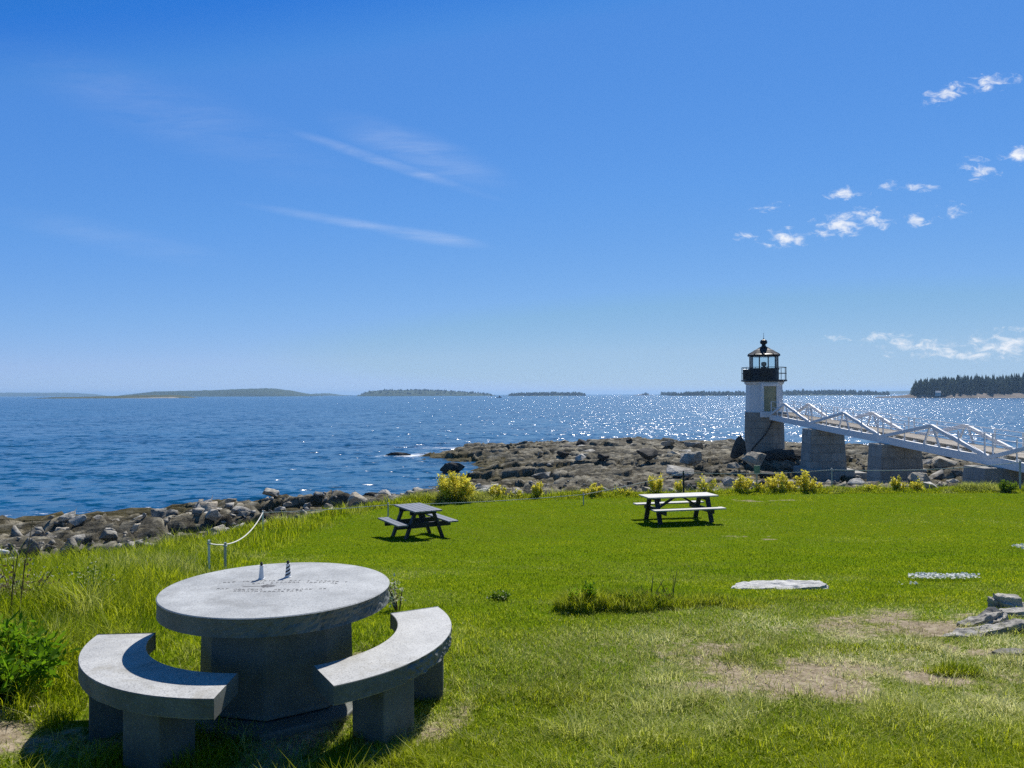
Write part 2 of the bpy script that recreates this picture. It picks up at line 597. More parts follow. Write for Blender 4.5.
def mat_sea():
    m, nt, out = new_mat('sea_water'); t = NT(nt)
    geo = t.n('ShaderNodeNewGeometry'); v = geo.outputs['Position']
    def mp(sx, sy, rot):
        k = t.n('ShaderNodeMapping'); k.inputs['Scale'].default_value = (sx, sy, 1); k.inputs['Rotation'].default_value = (0, 0, R(rot)); t.l(v, k.inputs[0]); return k.outputs[0]
    big = t.noise(mp(.02, .05, 12), 1.0, 4, .55)
    # wave facets: slopes from coloured noise at several wavelengths added to the up vector
    def slope(vec, det, amp):
        x = t.n('ShaderNodeTexNoise'); x.inputs['Scale'].default_value = 1.0; x.inputs['Detail'].default_value = det; x.inputs['Roughness'].default_value = .6; x.inputs['Distortion'].default_value = .3
        t.l(vec, x.inputs['Vector'])
        sb = t.n('ShaderNodeVectorMath', operation='SUBTRACT'); sb.inputs[1].default_value = (.5, .5, .5); t.l(x.outputs['Color'], sb.inputs[0])
        ml = t.n('ShaderNodeVectorMath', operation='MULTIPLY'); ml.inputs[1].default_value = (amp, amp, 0); t.l(sb.outputs[0], ml.inputs[0])
        return ml.outputs[0]
    acc = t.n('ShaderNodeVectorMath', operation='ADD'); gN = geo.outputs['Normal']
    t.l(gN, acc.inputs[0]); t.l(slope(mp(.16, .27, 14), 2, .85), acc.inputs[1]); cur = acc.outputs[0]
    for vec, det, amp in ((mp(.75, 1.2, -8), 2, 1.95), (mp(2.4, 3.4, 25), 2, .6)):
        ac = t.n('ShaderNodeVectorMath', operation='ADD'); t.l(cur, ac.inputs[0]); t.l(slope(vec, det, amp), ac.inputs[1]); cur = ac.outputs[0]
    nm = t.n('ShaderNodeVectorMath', operation='NORMALIZE'); t.l(cur, nm.inputs[0]); nb = nm.outputs[0]
    col = t.ramp(big, [(.3, (.002, .055, .135)), (.7, (.004, .080, .175))])
    fa = t.n('ShaderNodeAttribute', attribute_name='foam')
    fn = t.noise(mp(1.0, 2.2, 8), 1.2, 7, .72, .5)
    ff = t.math('ADD', fa.outputs['Fac'], t.rng(fn, .3, .75, -.55, .45))
    foam = t.rng(ff, .42, .62, 0, 1)
    water = t.bsdf(col, .20, .38, 0, nb, 1.33)
    white = t.bsdf((.78, .80, .82), .7, .2)
    mx = t.n('ShaderNodeMixShader'); t.l(foam, mx.inputs[0]); t.l(water, mx.inputs[1]); t.l(white, mx.inputs[2])
    t.l(mx.outputs[0], out.inputs[0])
    return m


M = {}
M['ground'] = mat_ground()
M['grass'] = mat_grass('grass_blade')
M['sea'] = mat_sea()
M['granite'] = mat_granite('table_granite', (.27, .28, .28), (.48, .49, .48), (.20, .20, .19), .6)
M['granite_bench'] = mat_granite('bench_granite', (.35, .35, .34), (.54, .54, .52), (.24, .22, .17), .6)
M['granite_shaded'] = mat_granite('shade_darkened_granite', (.085, .10, .09), (.17, .18, .165), (.09, .085, .07), .5, .14)  # same stone as the tops, with the shade of the sides put into its colour
M['ledge'] = mat_rock('shore_ledge_rock', (.026, .023, .017), (.105, .094, .066), (.42, .385, .295), .8, weed=(.070, .058, .018))
M['boulder'] = mat_rock('shore_boulder_rock', (.10, .095, .082), (.40, .375, .32), (.68, .65, .58), 1.3, weed=(.05, .045, .03))
M['boulder_dark'] = mat_rock('dark_boulder_rock', (.025, .024, .024), (.065, .060, .052), (.13, .12, .10), 1.3, lichen=(.12, .11, .08))
M['boulder_tan'] = mat_rock('tan_boulder_rock', (.24, .20, .15), (.48, .42, .32), (.66, .60, .48), 1.2)
M['outcrop'] = mat_rock('lawn_outcrop_rock', (.15, .14, .12), (.33, .31, .27), (.56, .53, .47), 5.0, lichen=(.40, .38, .31))
M['slab'] = mat_rock('pale_slab_rock', (.40, .40, .38), (.64, .63, .60), (.74, .73, .71), 6.0, lichen=(.56, .55, .50))
M['blocks'] = mat_blocks('pier_granite_blocks', 1.35, .62, c1=(.27, .26, .235), c2=(.36, .345, .31), mortar=(.19, .18, .16))
M['tower_blocks'] = mat_blocks('tower_granite_blocks', 1.15, .62, True, (.22, .21, .18), (.28, .265, .23), (.17, .16, .14))
M['white'] = mat_simple('white_paint', (.66, .67, .67), (.74, .74, .73), 3, .5, .1, .004)
M['white_wood'] = mat_simple('white_painted_timber', (.70, .71, .72), (.82, .82, .81), 4, .55, .15, .004)
M['black'] = mat_simple('black_iron_paint', (.010, .011, .013), (.018, .019, .021), 6, .4, .1, .003)
M['roof'] = mat_simple('lantern_roof_iron', (.016, .019, .024), (.030, .034, .040), 4, .6, .1, .004, .2)
M['door'] = mat_simple('faded_door_paint', (.28, .26, .15), (.36, .34, .20), 3, .5, .15, .004)
M['deckwood'] = mat_simple('grey_deck_timber', (.36, .32, .27), (.50, .45, .38), 6, .75, .3, .004, .2, 0, (6, .5, 1))
M['dark_timber'] = mat_simple('dark_stained_timber', (.018, .020, .024), (.04, .042, .048), 5, .6, .2, .004, .3, 0, (1, 6, 6))
M['grey_top'] = mat_simple('blue_grey_weathered_boards', (.11, .12, .14), (.19, .20, .225), 6, .5, .2, .003, .5, 0, (1, 8, 1))
M['pale_top'] = mat_simple('pale_weathered_boards', (.33, .32, .29), (.48, .465, .42), 6, .5, .2, .003, .4, 0, (1, 8, 1))
M['rope'] = mat_simple('pale_rope_fibre', (.50, .49, .44), (.68, .66, .60), 40, .85, .4, .004)
M['post'] = mat_simple('white_plastic_post', (.62, .63, .62), (.74, .74, .72), 8, .6, .1, .003)
M['grey_post'] = mat_simple('grey_galvanised_post', (.30, .33, .36), (.40, .43, .46), 10, .5, .1, .003, .5, .3)
M['brass'] = mat_simple('dark_bronze', (.05, .045, .035), (.09, .08, .06), 10, .45, .1, .003, .5, .7)
M['carve'] = mat_simple('carved_recess_dark', (.10, .102, .105), (.17, .172, .175), 30, .8, .1, .002)
M['hose'] = mat_simple('black_cable', (.015, .015, .016), (.03, .03, .03), 10, .5)
M['sign_green'] = mat_simple('green_sign_paint', (.10, .20, .15), (.14, .25, .19), 6, .5)
M['orange'] = mat_simple('orange_plastic', (.6, .16, .03), (.7, .2, .04), 6, .5)
M['shingle'] = mat_simple('pale_house_shingle', (.42, .42, .41), (.52, .52, .50), 1, .7)
M['leaf'] = mat_leaf('broad_leaf', (.040, .11, .008), (.12, .21, .012), .45, rough=.7, spec=.05, tc0=(.10, .26, .008), tc1=(.26, .44, .015))
M['bush_leaf'] = mat_leaf('bush_leaf', (.06, .12, .012), (.14, .21, .02), .4, rough=.7, spec=.05, tc0=(.10, .2, .01), tc1=(.22, .32, .02))
M['yellow'] = mat_leaf('yellow_petal', (.62, .52, .02), (.86, .78, .10), .45, tc0=(.70, .60, .03), tc1=(.88, .80, .12))
M['cream'] = mat_leaf('cream_petal', (.40, .42, .22), (.70, .70, .50), .4)
M['white_petal'] = mat_leaf('white_petal', (.74, .74, .72), (.86, .86, .84), .35)
M['stalk'] = mat_leaf('dry_stalk', (.09, .055, .03), (.22, .15, .08), .2)
M['needles'] = mat_leaf('spruce_needles', (.007, .017, .010), (.017, .033, .015), .05, rough=.9, spec=.05)
M['far_wood'] = mat_simple('far_woodland_canopy', (.015, .032, .014), (.045, .068, .026), .02, .9, .3, 2.0, .1)
M['far_turf'] = mat_simple('far_island_turf', (.05, .058, .018), (.10, .10, .04), .01, .9, .2, 1.0, .1)
M['far_beach'] = mat_simple('far_beach_sand', (.22, .20, .16), (.34, .31, .25), .02, .9, .2, 1.0, .1)
M['far_rock'] = mat_simple('far_shore_rock', (.07, .06, .05), (.24, .20, .165), .05, .9, .8, 2.0, .1)

gm, gnt, gout = new_mat('lantern_glass'); _t = NT(gnt)
_gl = _t.n('ShaderNodeBsdfGlossy'); _gl.inputs['Roughness'].default_value = .03
_tr = _t.n('ShaderNodeBsdfTransparent'); _tr.inputs[0].default_value = (.92, .96, .97, 1)
_fr = _t.n('ShaderNodeFresnel'); _fr.inputs[0].default_value = 1.45
_mx = _t.n('ShaderNodeMixShader'); _t.l(_fr.outputs[0], _mx.inputs[0]); _t.l(_tr.outputs[0], _mx.inputs[1]); _t.l(_gl.outputs[0], _mx.inputs[2]); _t.l(_mx.outputs[0], gout.inputs[0])
M['glass'] = gm

# ------------------------------------------------------------------ terrain shape
PROF_Y = np.array([-20, -8, 0, 5.4, 9, 13, 17, 20, 24, 28, 31, 40.])
PROF_Z = np.array([6.0, 5.35, 4.88, 4.41, 4.13, 3.56, 3.06, 2.80, 2.76, 2.68, 2.58, 2.3])
EDGE = [(-60, -6), (-40, 4), (-20, 11.0), (-11.4, 16.6), (-9.9, 18.3), (-9.0, 20.8), (-7.1, 23.6), (-5.5, 25.9), (-4.0, 27.6), (-1.2, 28.7), (3.4, 30), (9.2, 31), (21, 31.6), (30, 33), (60, 37)]
EX = np.array([p[0] for p in EDGE], float); EY = np.array([p[1] for p in EDGE], float)
WATER = [(-120, -10), (-60, 24), (-40, 34), (-27, 40.5), (-19, 44), (-10, 48), (-7.7, 49.5), (-5.5, 57.5), (-3.6, 65), (-5.2, 69.5), (-9.5, 74.5), (-10.2, 79), (-7.5, 86), (0, 93), (12, 97), (28, 96),
         (45, 84), (70, 78), (110, 80), (110, -60), (-120, -60)]


def lawn_z(x, y):
    x = np.asarray(x, float); y = np.asarray(y, float)
    # smoothed profile
    z = (np.interp(y - .9, PROF_Y, PROF_Z) + np.interp(y, PROF_Y, PROF_Z) * 2 + np.interp(y + .9, PROF_Y, PROF_Z)) / 4
    z = z + .05 * (fbm(x * .35 + 3, y * .35, 5) - .5) * sstep(2.5, 5, np.abs(np.hypot(x + 1.6, y - 5.4)))
    z = z - .055 * np.maximum(0, -x - 4) * sstep(7, 14, y)
    q = np.hypot(x + 1.646, y - 5.405)
    k = sstep(2.3, 1.25, q)
    z = z * (1 - k) + 4.385 * k
    return z + .018 * (fbm(x * 2.1, y * 2.1, 9, 3) - .5)


def land_z(x, y):
    """ledge, banks, sea bed"""
    x = np.asarray(x, float); y = np.asarray(y, float)
    ye = np.interp(x, EX, EY)
    dl = seg_dist(x, y, EDGE) * np.where(y > ye, 1, -1)
    ins = inside(x, y, WATER)
    dw = seg_dist(x, y, WATER, True) * np.where(ins, 1, -1)
    plate = 1.12 - .85 * np.exp(-(((x - 24) / 9) ** 2 + ((y - 50) / 9) ** 2)) + .55 * np.exp(-(((x - 21.3) / 4.5) ** 2 + ((y - 65) / 4.5) ** 2)) \
        + .35 * np.exp(-(((x - 8) / 9) ** 2 + ((y - 84) / 7) ** 2))
    hw = np.where(dw > 0, plate * (1 - np.exp(-np.maximum(dw, 0) / 5.0)) , -3.0 * (1 - np.exp(np.minimum(dw, 0) / 9.0))) - .12
    hb = 2.42 - .40 * sstep(-5, -12, x) - .125 * np.maximum(dl, 0)
    z = np.maximum(hw, hb) + .12 * np.exp(-np.abs(hw - hb) / .3)
    amp = sstep(-1.5, 4, dw) * sstep(.3, 3, dl)
    wx = x + 1.5 * (fbm(x * .2, y * .2, 31) - .5); wy = y + 1.5 * (fbm(x * .2, y * .2, 41) - .5)
    b1, e1 = voronoi_blocks(wx * .17 + wy * .06, wy * .42, 3, .60, .70)
    b2, e2 = voronoi_blocks(wx * .40 + wy * .15, wy * 1.05 - wx * .15, 13, .26, .38)
    b3, e3 = voronoi_blocks(x * 1.2, y * 2.3 - x * .3, 23, .06, .09)
    strata = (wy * .62 + wx * .13 + .9 * fbm(x * .22, y * .22, 61)) % 1.0
    calm = sstep(.36, .60, fbm(x * .09 + 4, y * .13, 67, 2)) * sstep(-4, 0, x)
    rough = b1 + (b2 + b3 - .28 * (1 - sstep(0, .14, e2)) - .10 * (1 - sstep(0, .2, e3))) * (1 - .55 * calm) - .38 * (1 - sstep(0, .12, e1)) + .30 * strata - .15 + .2 * (fbm(x * .6, y * .9, 51) - .5)
    z = z + rough * (.25 + .85 * amp)
    return np.where(dl < 0, 1.9 - .0 * z, z)


# sea ------------------------------------------------------------------------
def build_sea():
    xs = np.concatenate([[-16000, -9000, -5000, -3000, -1800, -1000, -600, -350, -220, -150, -110], np.arange(-85, 85.1, .8), [95, 110, 150, 220, 350, 600, 1000, 1800, 3000, 5000, 9000, 16000]])
    ys = np.concatenate([[-400, -100, -30, 0, 15], np.arange(25, 150.1, .8), [155, 165, 180, 200, 230, 270, 330, 420, 550, 750, 1000, 1500, 2200, 3500, 6000, 9500, 16000]])
    X, Y = np.meshgrid(xs, ys)
    Z = np.zeros_like(X)
    r = np.random.RandomState(3)
    fade = sstep(150, 120, Y) * sstep(85, 70, np.abs(X))
    for i in range(26):
        wl = 1.8 * (1.13 ** i); a = .0065 * wl ** .75
        th = R(-65 + r.uniform(-45, 45)); k = 2 * math.pi / wl
        ph = r.uniform(0, 6.28)
        s = np.sin(k * (X * math.cos(th) + Y * math.sin(th)) + ph)
        Z += a * .42 * (1 - 1.4 * np.abs(s) + .4)
    Z *= fade
    ins = inside(X, Y, WATER)
    dw = seg_dist(X, Y, WATER, True) * np.where(ins, -1, 1)
    foam = .36 * sstep(2.0, .0, np.abs(dw))
    # breaking water off the rocky tip
    foam = foam + .62 * np.exp(-(((X + 6.0) / 9) ** 2 + ((Y - (88 - .35 * X)) / 2.6) ** 2)) * (dw > 0) + .5 * np.exp(-(((X + 12.5) / 4.5) ** 2 + ((Y - 79.5) / 3) ** 2))
    foam = foam + .4 * np.exp(-(((X - 8) / 8) ** 2 + ((Y - 99) / 2.5) ** 2))
    o = mesh_obj('sea', np.stack([X, Y, Z], -1).reshape(-1, 3), grid_faces(len(xs), len(ys)), M['sea'], smooth=True, attrs={'foam': np.clip(foam, 0, 1).ravel()})
    return tag(o, kind='structure')


build_sea()


def dry_amount(x, y):
    n = fbm(x * 1.1, y * 1.1, 71, 4) - .5
    n2 = fbm(x * 4.0, y * 4.0, 77, 3) - .5
    def el(cx, cy, rx, ry):
        return np.exp(-(((x - cx) / rx) ** 2 + ((y - cy) / ry) ** 2))
    d = .92 * el(2.35, 5.6, .95, .45) + .62 * el(4.1, 7.5, 1.3, .7) + .34 * el(1.5, 6.4, 1.2, .6) + .42 * el(4.6, 5.3, 1.6, .7) + .3 * el(4.3, 6.5, .8, .3)
    d = d + .75 * el(-1.6, 5.3, .95, .9) + .9 * el(-3.35, 4.75, .55, .45) + .3 * el(-3.6, 4.2, 1.0, .5)
    d = d + .17 * el(6.1, 19.5, 1.5, .8) + .17 * el(3.2, 19.5, .8, .5) + .2 * el(8.8, 27.5, 1.8, .6)
    return np.clip(d * (1 + 2.2 * n) + 1.4 * n2 * (d > .10), 0, 1)


def straw_amount(x, y):
    def el(cx, cy, rx, ry):
        return np.exp(-(((x - cx) / rx) ** 2 + ((y - cy) / ry) ** 2))
    a = .66 * el(3.6, 6.9, 3.2, 1.6) + .42 * el(1.4, 6.3, 1.5, 1.2) + .16 * el(2.8, 4.6, 2.4, .9) + .3 * el(-3.5, 4.4, .9, .6)
    return np.clip(a * (.55 + 1.5 * (fbm(x * 1.7, y * 1.7, 93, 4) - .2)), 0, .85)


def build_ground():
    xs = np.concatenate([np.arange(-60, -16, 2.0), np.arange(-16, 12, .14), np.arange(12, 34, .5), np.arange(34, 61, 2.0)])
    ts = np.concatenate([np.linspace(0, .3, 40)[:-1], np.linspace(.3, 1, 210)])
    X = np.repeat(xs[None, :], len(ts), 0)
    ye = np.interp(xs, EX, EY) + .25 * (fbm(xs * .8, xs * 0, 21) - .5)
    Y = -25 + (ye[None, :] + 25) * ts[:, None]
    Z = lawn_z(X, Y)
    dl = np.clip((ye[None, :] - Y), 0, 9)
    Z = Z - .75 * np.exp(-dl / .25) * 1.0
    o = mesh_obj('lawn', np.stack([X, Y, Z], -1).reshape(-1, 3), grid_faces(len(xs), len(ts)), M['ground'], smooth=True, attrs={'dry': dry_amount(X, Y).ravel()})
    tag(o, kind='structure')
    # rocky shore sheet
    xs = np.concatenate([np.arange(-60, -18, 1.0), np.arange(-18, 46, .18), np.arange(46, 110, 1.2)])
    ys = np.concatenate([np.arange(-20, 14, 1.5), np.arange(14, 100, .17), np.arange(100, 112, 1.0)])
    X, Y = np.meshgrid(xs, ys)
    Z = land_z(X, Y)
    o = mesh_obj('shore_ledge', np.stack([X, Y, Z], -1).reshape(-1, 3), grid_faces(len(xs), len(ys)), M['ledge'], smooth=False)
    tag(o, kind='structure')


build_ground()


def gz(x, y):
    ye = np.interp(x, EX, EY)
    return float(lawn_z(np.array([x]), np.array([y]))[0]) if y < ye else float(land_z(np.array([x]), np.array([y]))[0])


def px2x(px, Y):
    return (px - 512) / 769.0 * Y


# ------------------------------------------------------------------ far land
def canopy(n, xs_fn, hmin, hmax, w, seed, spire=True):
    """many small conifers in one mesh: stacked ragged cones"""
    r = np.random.RandomState(seed)
    V, F, T = [], [], []
    for i in range(n):
        x, y, z = xs_fn(r)
        env = .78 + .42 * float(vnoise(np.array([x / (w * 7.0)]), np.array([y / (w * 9.0)]), seed)[0])
        h = (hmin + (hmax - hmin) * r.rand() ** 1.5) * env; rad = w * r.uniform(.6, 1.5)
        tiers = 5 if spire else 3
        tn = r.rand()
        for k in range(tiers):
            z0 = z + h * (.06 + .9 * k / tiers); z1 = z + h * min(1.0, (k + 1.75) / tiers)
            r0 = rad * (1 - k / tiers) ** .85 + .1
            b = len(V); m = 7
            for j in range(m):
                a = 2 * math.pi * (j + r.rand() * .6) / m
                q = r0 * r.uniform(.65, 1.2)
                V.append((x + q * math.cos(a), y + q * math.sin(a), z0 + r.uniform(-.03, .03) * h)); T.append(np.clip(tn + r.uniform(-.3, .3), 0, 1))
            V.append((x + r.uniform(-.2, .2), y, z1)); T.append(tn)
            F += [(b + j, b + (j + 1) % m, b + m) for j in range(m)]
    return np.array(V), np.array(F), np.array(T)


def island(name, px0, px1, Y, prof, depth, mat, seed, z_noise=.15, base=-.5):
    """prof: list of (t along the island, height in m). A ridge with real depth."""
    x0, x1 = px2x(px0, Y), px2x(px1, Y)
    nx, ny = 90, 22
    ts = np.linspace(0, 1, nx); ss = np.linspace(-1, 1, ny)
    Tn, S = np.meshgrid(ts, ss)
    pt = np.interp(Tn, [p[0] for p in prof], [p[1] for p in prof])
    X = x0 + (x1 - x0) * Tn; YY = Y + depth * (S * .5 + .5) + depth * .15 * (fbm(Tn * 9, S, seed) - .5)
    sh = np.clip(1 - np.abs(S) ** 2.6, 0, 1)
    L = abs(x1 - x0)
    Z = pt * sh * (1 + z_noise * (fbm(Tn * L / 25.0, S * depth / 40.0, seed + 3, 4) - .5) * 2) + base * (1 - sh) - .4
    o = mesh_obj(name, np.stack([X, YY, Z], -1).reshape(-1, 3), grid_faces(nx, ny), mat, smooth=True)
    tag(o, kind='structure')
    return o, X, YY, Z


def wood_on(isl, n, h0, h1, w, seed, frac=(0.03, .97), name='far_woodland'):
    o, X, Y, Z = isl
    ny, nx = X.shape
    def fn(r):
        i = int(nx * r.uniform(*frac)); j = r.randint(2, ny - 3)
        i = min(i, nx - 1)
        return X[j, i] + r.uniform(-4, 4), Y[j, i] + r.uniform(-4, 4), max(Z[j, i] - .5, .2)
    V, F, T = canopy(n, fn, h0, h1, w, seed, True)
    f = mesh_obj(name, V, F, M['needles'], attrs={'tint': T})
    return tag(f, kind='stuff')


isl_low = island('low_grassy_island', 22, 176, 1750, [(0, .6), (.1, 3.5), (.35, 4.5), (.6, 6.5), (.85, 7.5), (.93, 6), (.97, 2.5), (1, .3)], 160, M['far_turf'], 11, .2)
island('island_beach', 105, 172, 1738, [(0, .3), (.4, 1.2), (.9, 3.4), (1, .4)], 60, M['far_beach'], 12, .1)
island('distant_headland', -60, 88, 7200, [(0, 38), (.4, 36), (.75, 34), (.92, 22), (1, 2)], 500, M['far_wood'], 13)
island('wooded_hill_island', 112, 300, 3600, [(0, 12), (.12, 26), (.35, 29), (.6, 37), (.75, 40), (.85, 30), (.95, 12), (1, 2)], 500, M['far_wood'], 14, .12)
island('distant_low_island', 296, 345, 5200, [(0, 2), (.3, 16), (.55, 18), (.8, 6), (1, 3)], 300, M['far_wood'], 15)
i5 = island('long_wooded_island', 352, 494, 3300, [(0, 2), (.08, 22), (.25, 27), (.5, 26), (.75, 18), (.92, 10), (1, 2)], 380, M['far_wood'], 16, .1)
wood_on(i5, 260, 5, 9, 5, 1)
i6 = island('small_wooded_island', 503, 588, 2900, [(0, 1), (.15, 3), (.5, 6), (.9, 4), (1, 1)], 220, M['far_wood'], 17)
wood_on(i6, 300, 8, 14, 6, 2, (.08, .96))
i7 = island('rocky_islet', 634, 654, 3300, [(0, 1), (.4, 5), (.6, 6), (1, 1)], 60, M['far_rock'], 18)
wood_on(i7, 14, 5, 10, 4, 3, (.4, .75))
i8 = island('tree_covered_islet', 660, 682, 3200, [(0, 1), (.3, 4), (.7, 4), (1, 1)], 90, M['far_wood'], 19)
wood_on(i8, 50, 9, 15, 6, 4, (.15, .75))
i9 = island('broad_wooded_island', 680, 902, 2400, [(0, 1), (.1, 3), (.5, 4), (.65, 7), (.8, 7), (.95, 3), (1, .6)], 260, M['far_wood'], 20)
wood_on(i9, 900, 7, 15, 6, 5, (.02, .97))
island('faint_far_shore', 890, 960, 6500, [(0, 20), (.5, 28), (1, 22)], 400, M['far_wood'], 21)


def build_headland():
    # shore polygon running from the tip (left) to the near right
    n = 120; ny = 26
    ts = np.linspace(0, 1, n); ss = np.linspace(0, 1, ny)
    sx = np.interp(ts, [0, .12, .3, .6, 1], [512, 570, 655, 800, 1150]); sy = np.interp(ts, [0, .12, .3, .6, 1], [1090, 1010, 930, 880, 760])
    Tn, S = np.meshgrid(ts, ss)
    dep = np.interp(ts, [0, .1, .25, 1], [25, 110, 260, 420])
    X = sx[None, :] + 60 * S * np.interp(ts, [0, 1], [.6, .2])[None, :]
    Y = sy[None, :] + dep[None, :] * S + 8 * (fbm(Tn * 30, S * 8, 61) - .5)
    top = np.interp(ts, [0, .06, .12, .3, .6, 1], [.8, 2.6, 5.2, 7.0, 10, 13])
    Z = top[None, :] * sstep(0, .2, S) * sstep(1.0, .9, S) + (1.8 * (fbm(Tn * 160, S * 40, 62, 3) - .45)) * (S < .3) * 1.4 - .4 * (S < .02) + 3 * S * np.minimum(1, ts * 8)[None, :]
    o = mesh_obj('headland_shore', np.stack([X, Y, Z], -1).reshape(-1, 3), grid_faces(n, ny), M['far_rock'])
    tag(o, kind='structure')
    def fn(r):
        t = .085 + (r.rand() ** 1.1) * .9
        s = .24 + .6 * r.rand() ** 1.4
        i = t * (n - 1); j = s * (ny - 1)
        i, j = int(i), int(j)
        return X[j, i] + r.uniform(-4, 4), Y[j, i] + r.uniform(-5, 5), max(Z[j, i] - .5, .5)
    V, F, T = canopy(2300, fn, 13, 24, 4.6, 63)
    f = mesh_obj('headland_spruce_forest', V, F, M['needles'], attrs={'tint': T})
    tag(f, kind='stuff')
    def fe(r):
        t = r.uniform(.07, .30); s = r.uniform(.18, .27)
        i, j = int(t * (n - 1)), int(s * (ny - 1))
        return X[j, i] + r.uniform(-4, 4), Y[j, i] + r.uniform(-5, 5), max(Z[j, i] - .5, .5)
    V, F, T = canopy(110, fe, 7, 17, 3.3, 64)
    tag(mesh_obj('headland_spruce_edge', V, F, M['needles'], attrs={'tint': T}), kind='stuff')
    # house with a pale roof at the forest edge
    hx, hy = px2x(938, 1010), 1010
    t = thing('house', (hx, hy, 4.2), 'small house with pale gabled roof at the edge of the dark headland forest', 'house', rz=R(-18))
    b = MB(); b.box((0, 0, .6), (5.6, 5, 4.6)); b.build('wall', M['shingle'], t)
    b = MB()
    b.add([(-3.2, -2.9, 2.7), (3.2, -2.9, 2.7), (3.2, 0, 5.2), (-3.2, 0, 5.2), (3.2, 2.9, 2.7), (-3.2, 2.9, 2.7)], [(0, 1, 2, 3), (3, 2, 4, 5), (0, 3, 5), (1, 4, 2), (0, 5, 4, 1)])
    b.build('roof', M['shingle'], t)


build_headland()

# haze: one closed box of even, thin air
b = MB(); b.box((0, 4500, 24), (30000, 22800, 62)); hz = b.build('haze')
hm = bpy.data.materials.new('thin_sea_haze'); hm.use_nodes = True; hm.node_tree.nodes.clear()
_o = hm.node_tree.nodes.new('ShaderNodeOutputMaterial'); _v = hm.node_tree.nodes.new('ShaderNodeVolumePrincipled')
_v.inputs['Color'].default_value = (.42, .68, 1.0, 1); _v.inputs['Density'].default_value = 0.00011; _v.inputs['Anisotropy'].default_value = .2
hm.node_tree.links.new(_v.outputs[0], _o.inputs['Volume'])
hz.data.materials.append(hm); tag(hz, kind='stuff')

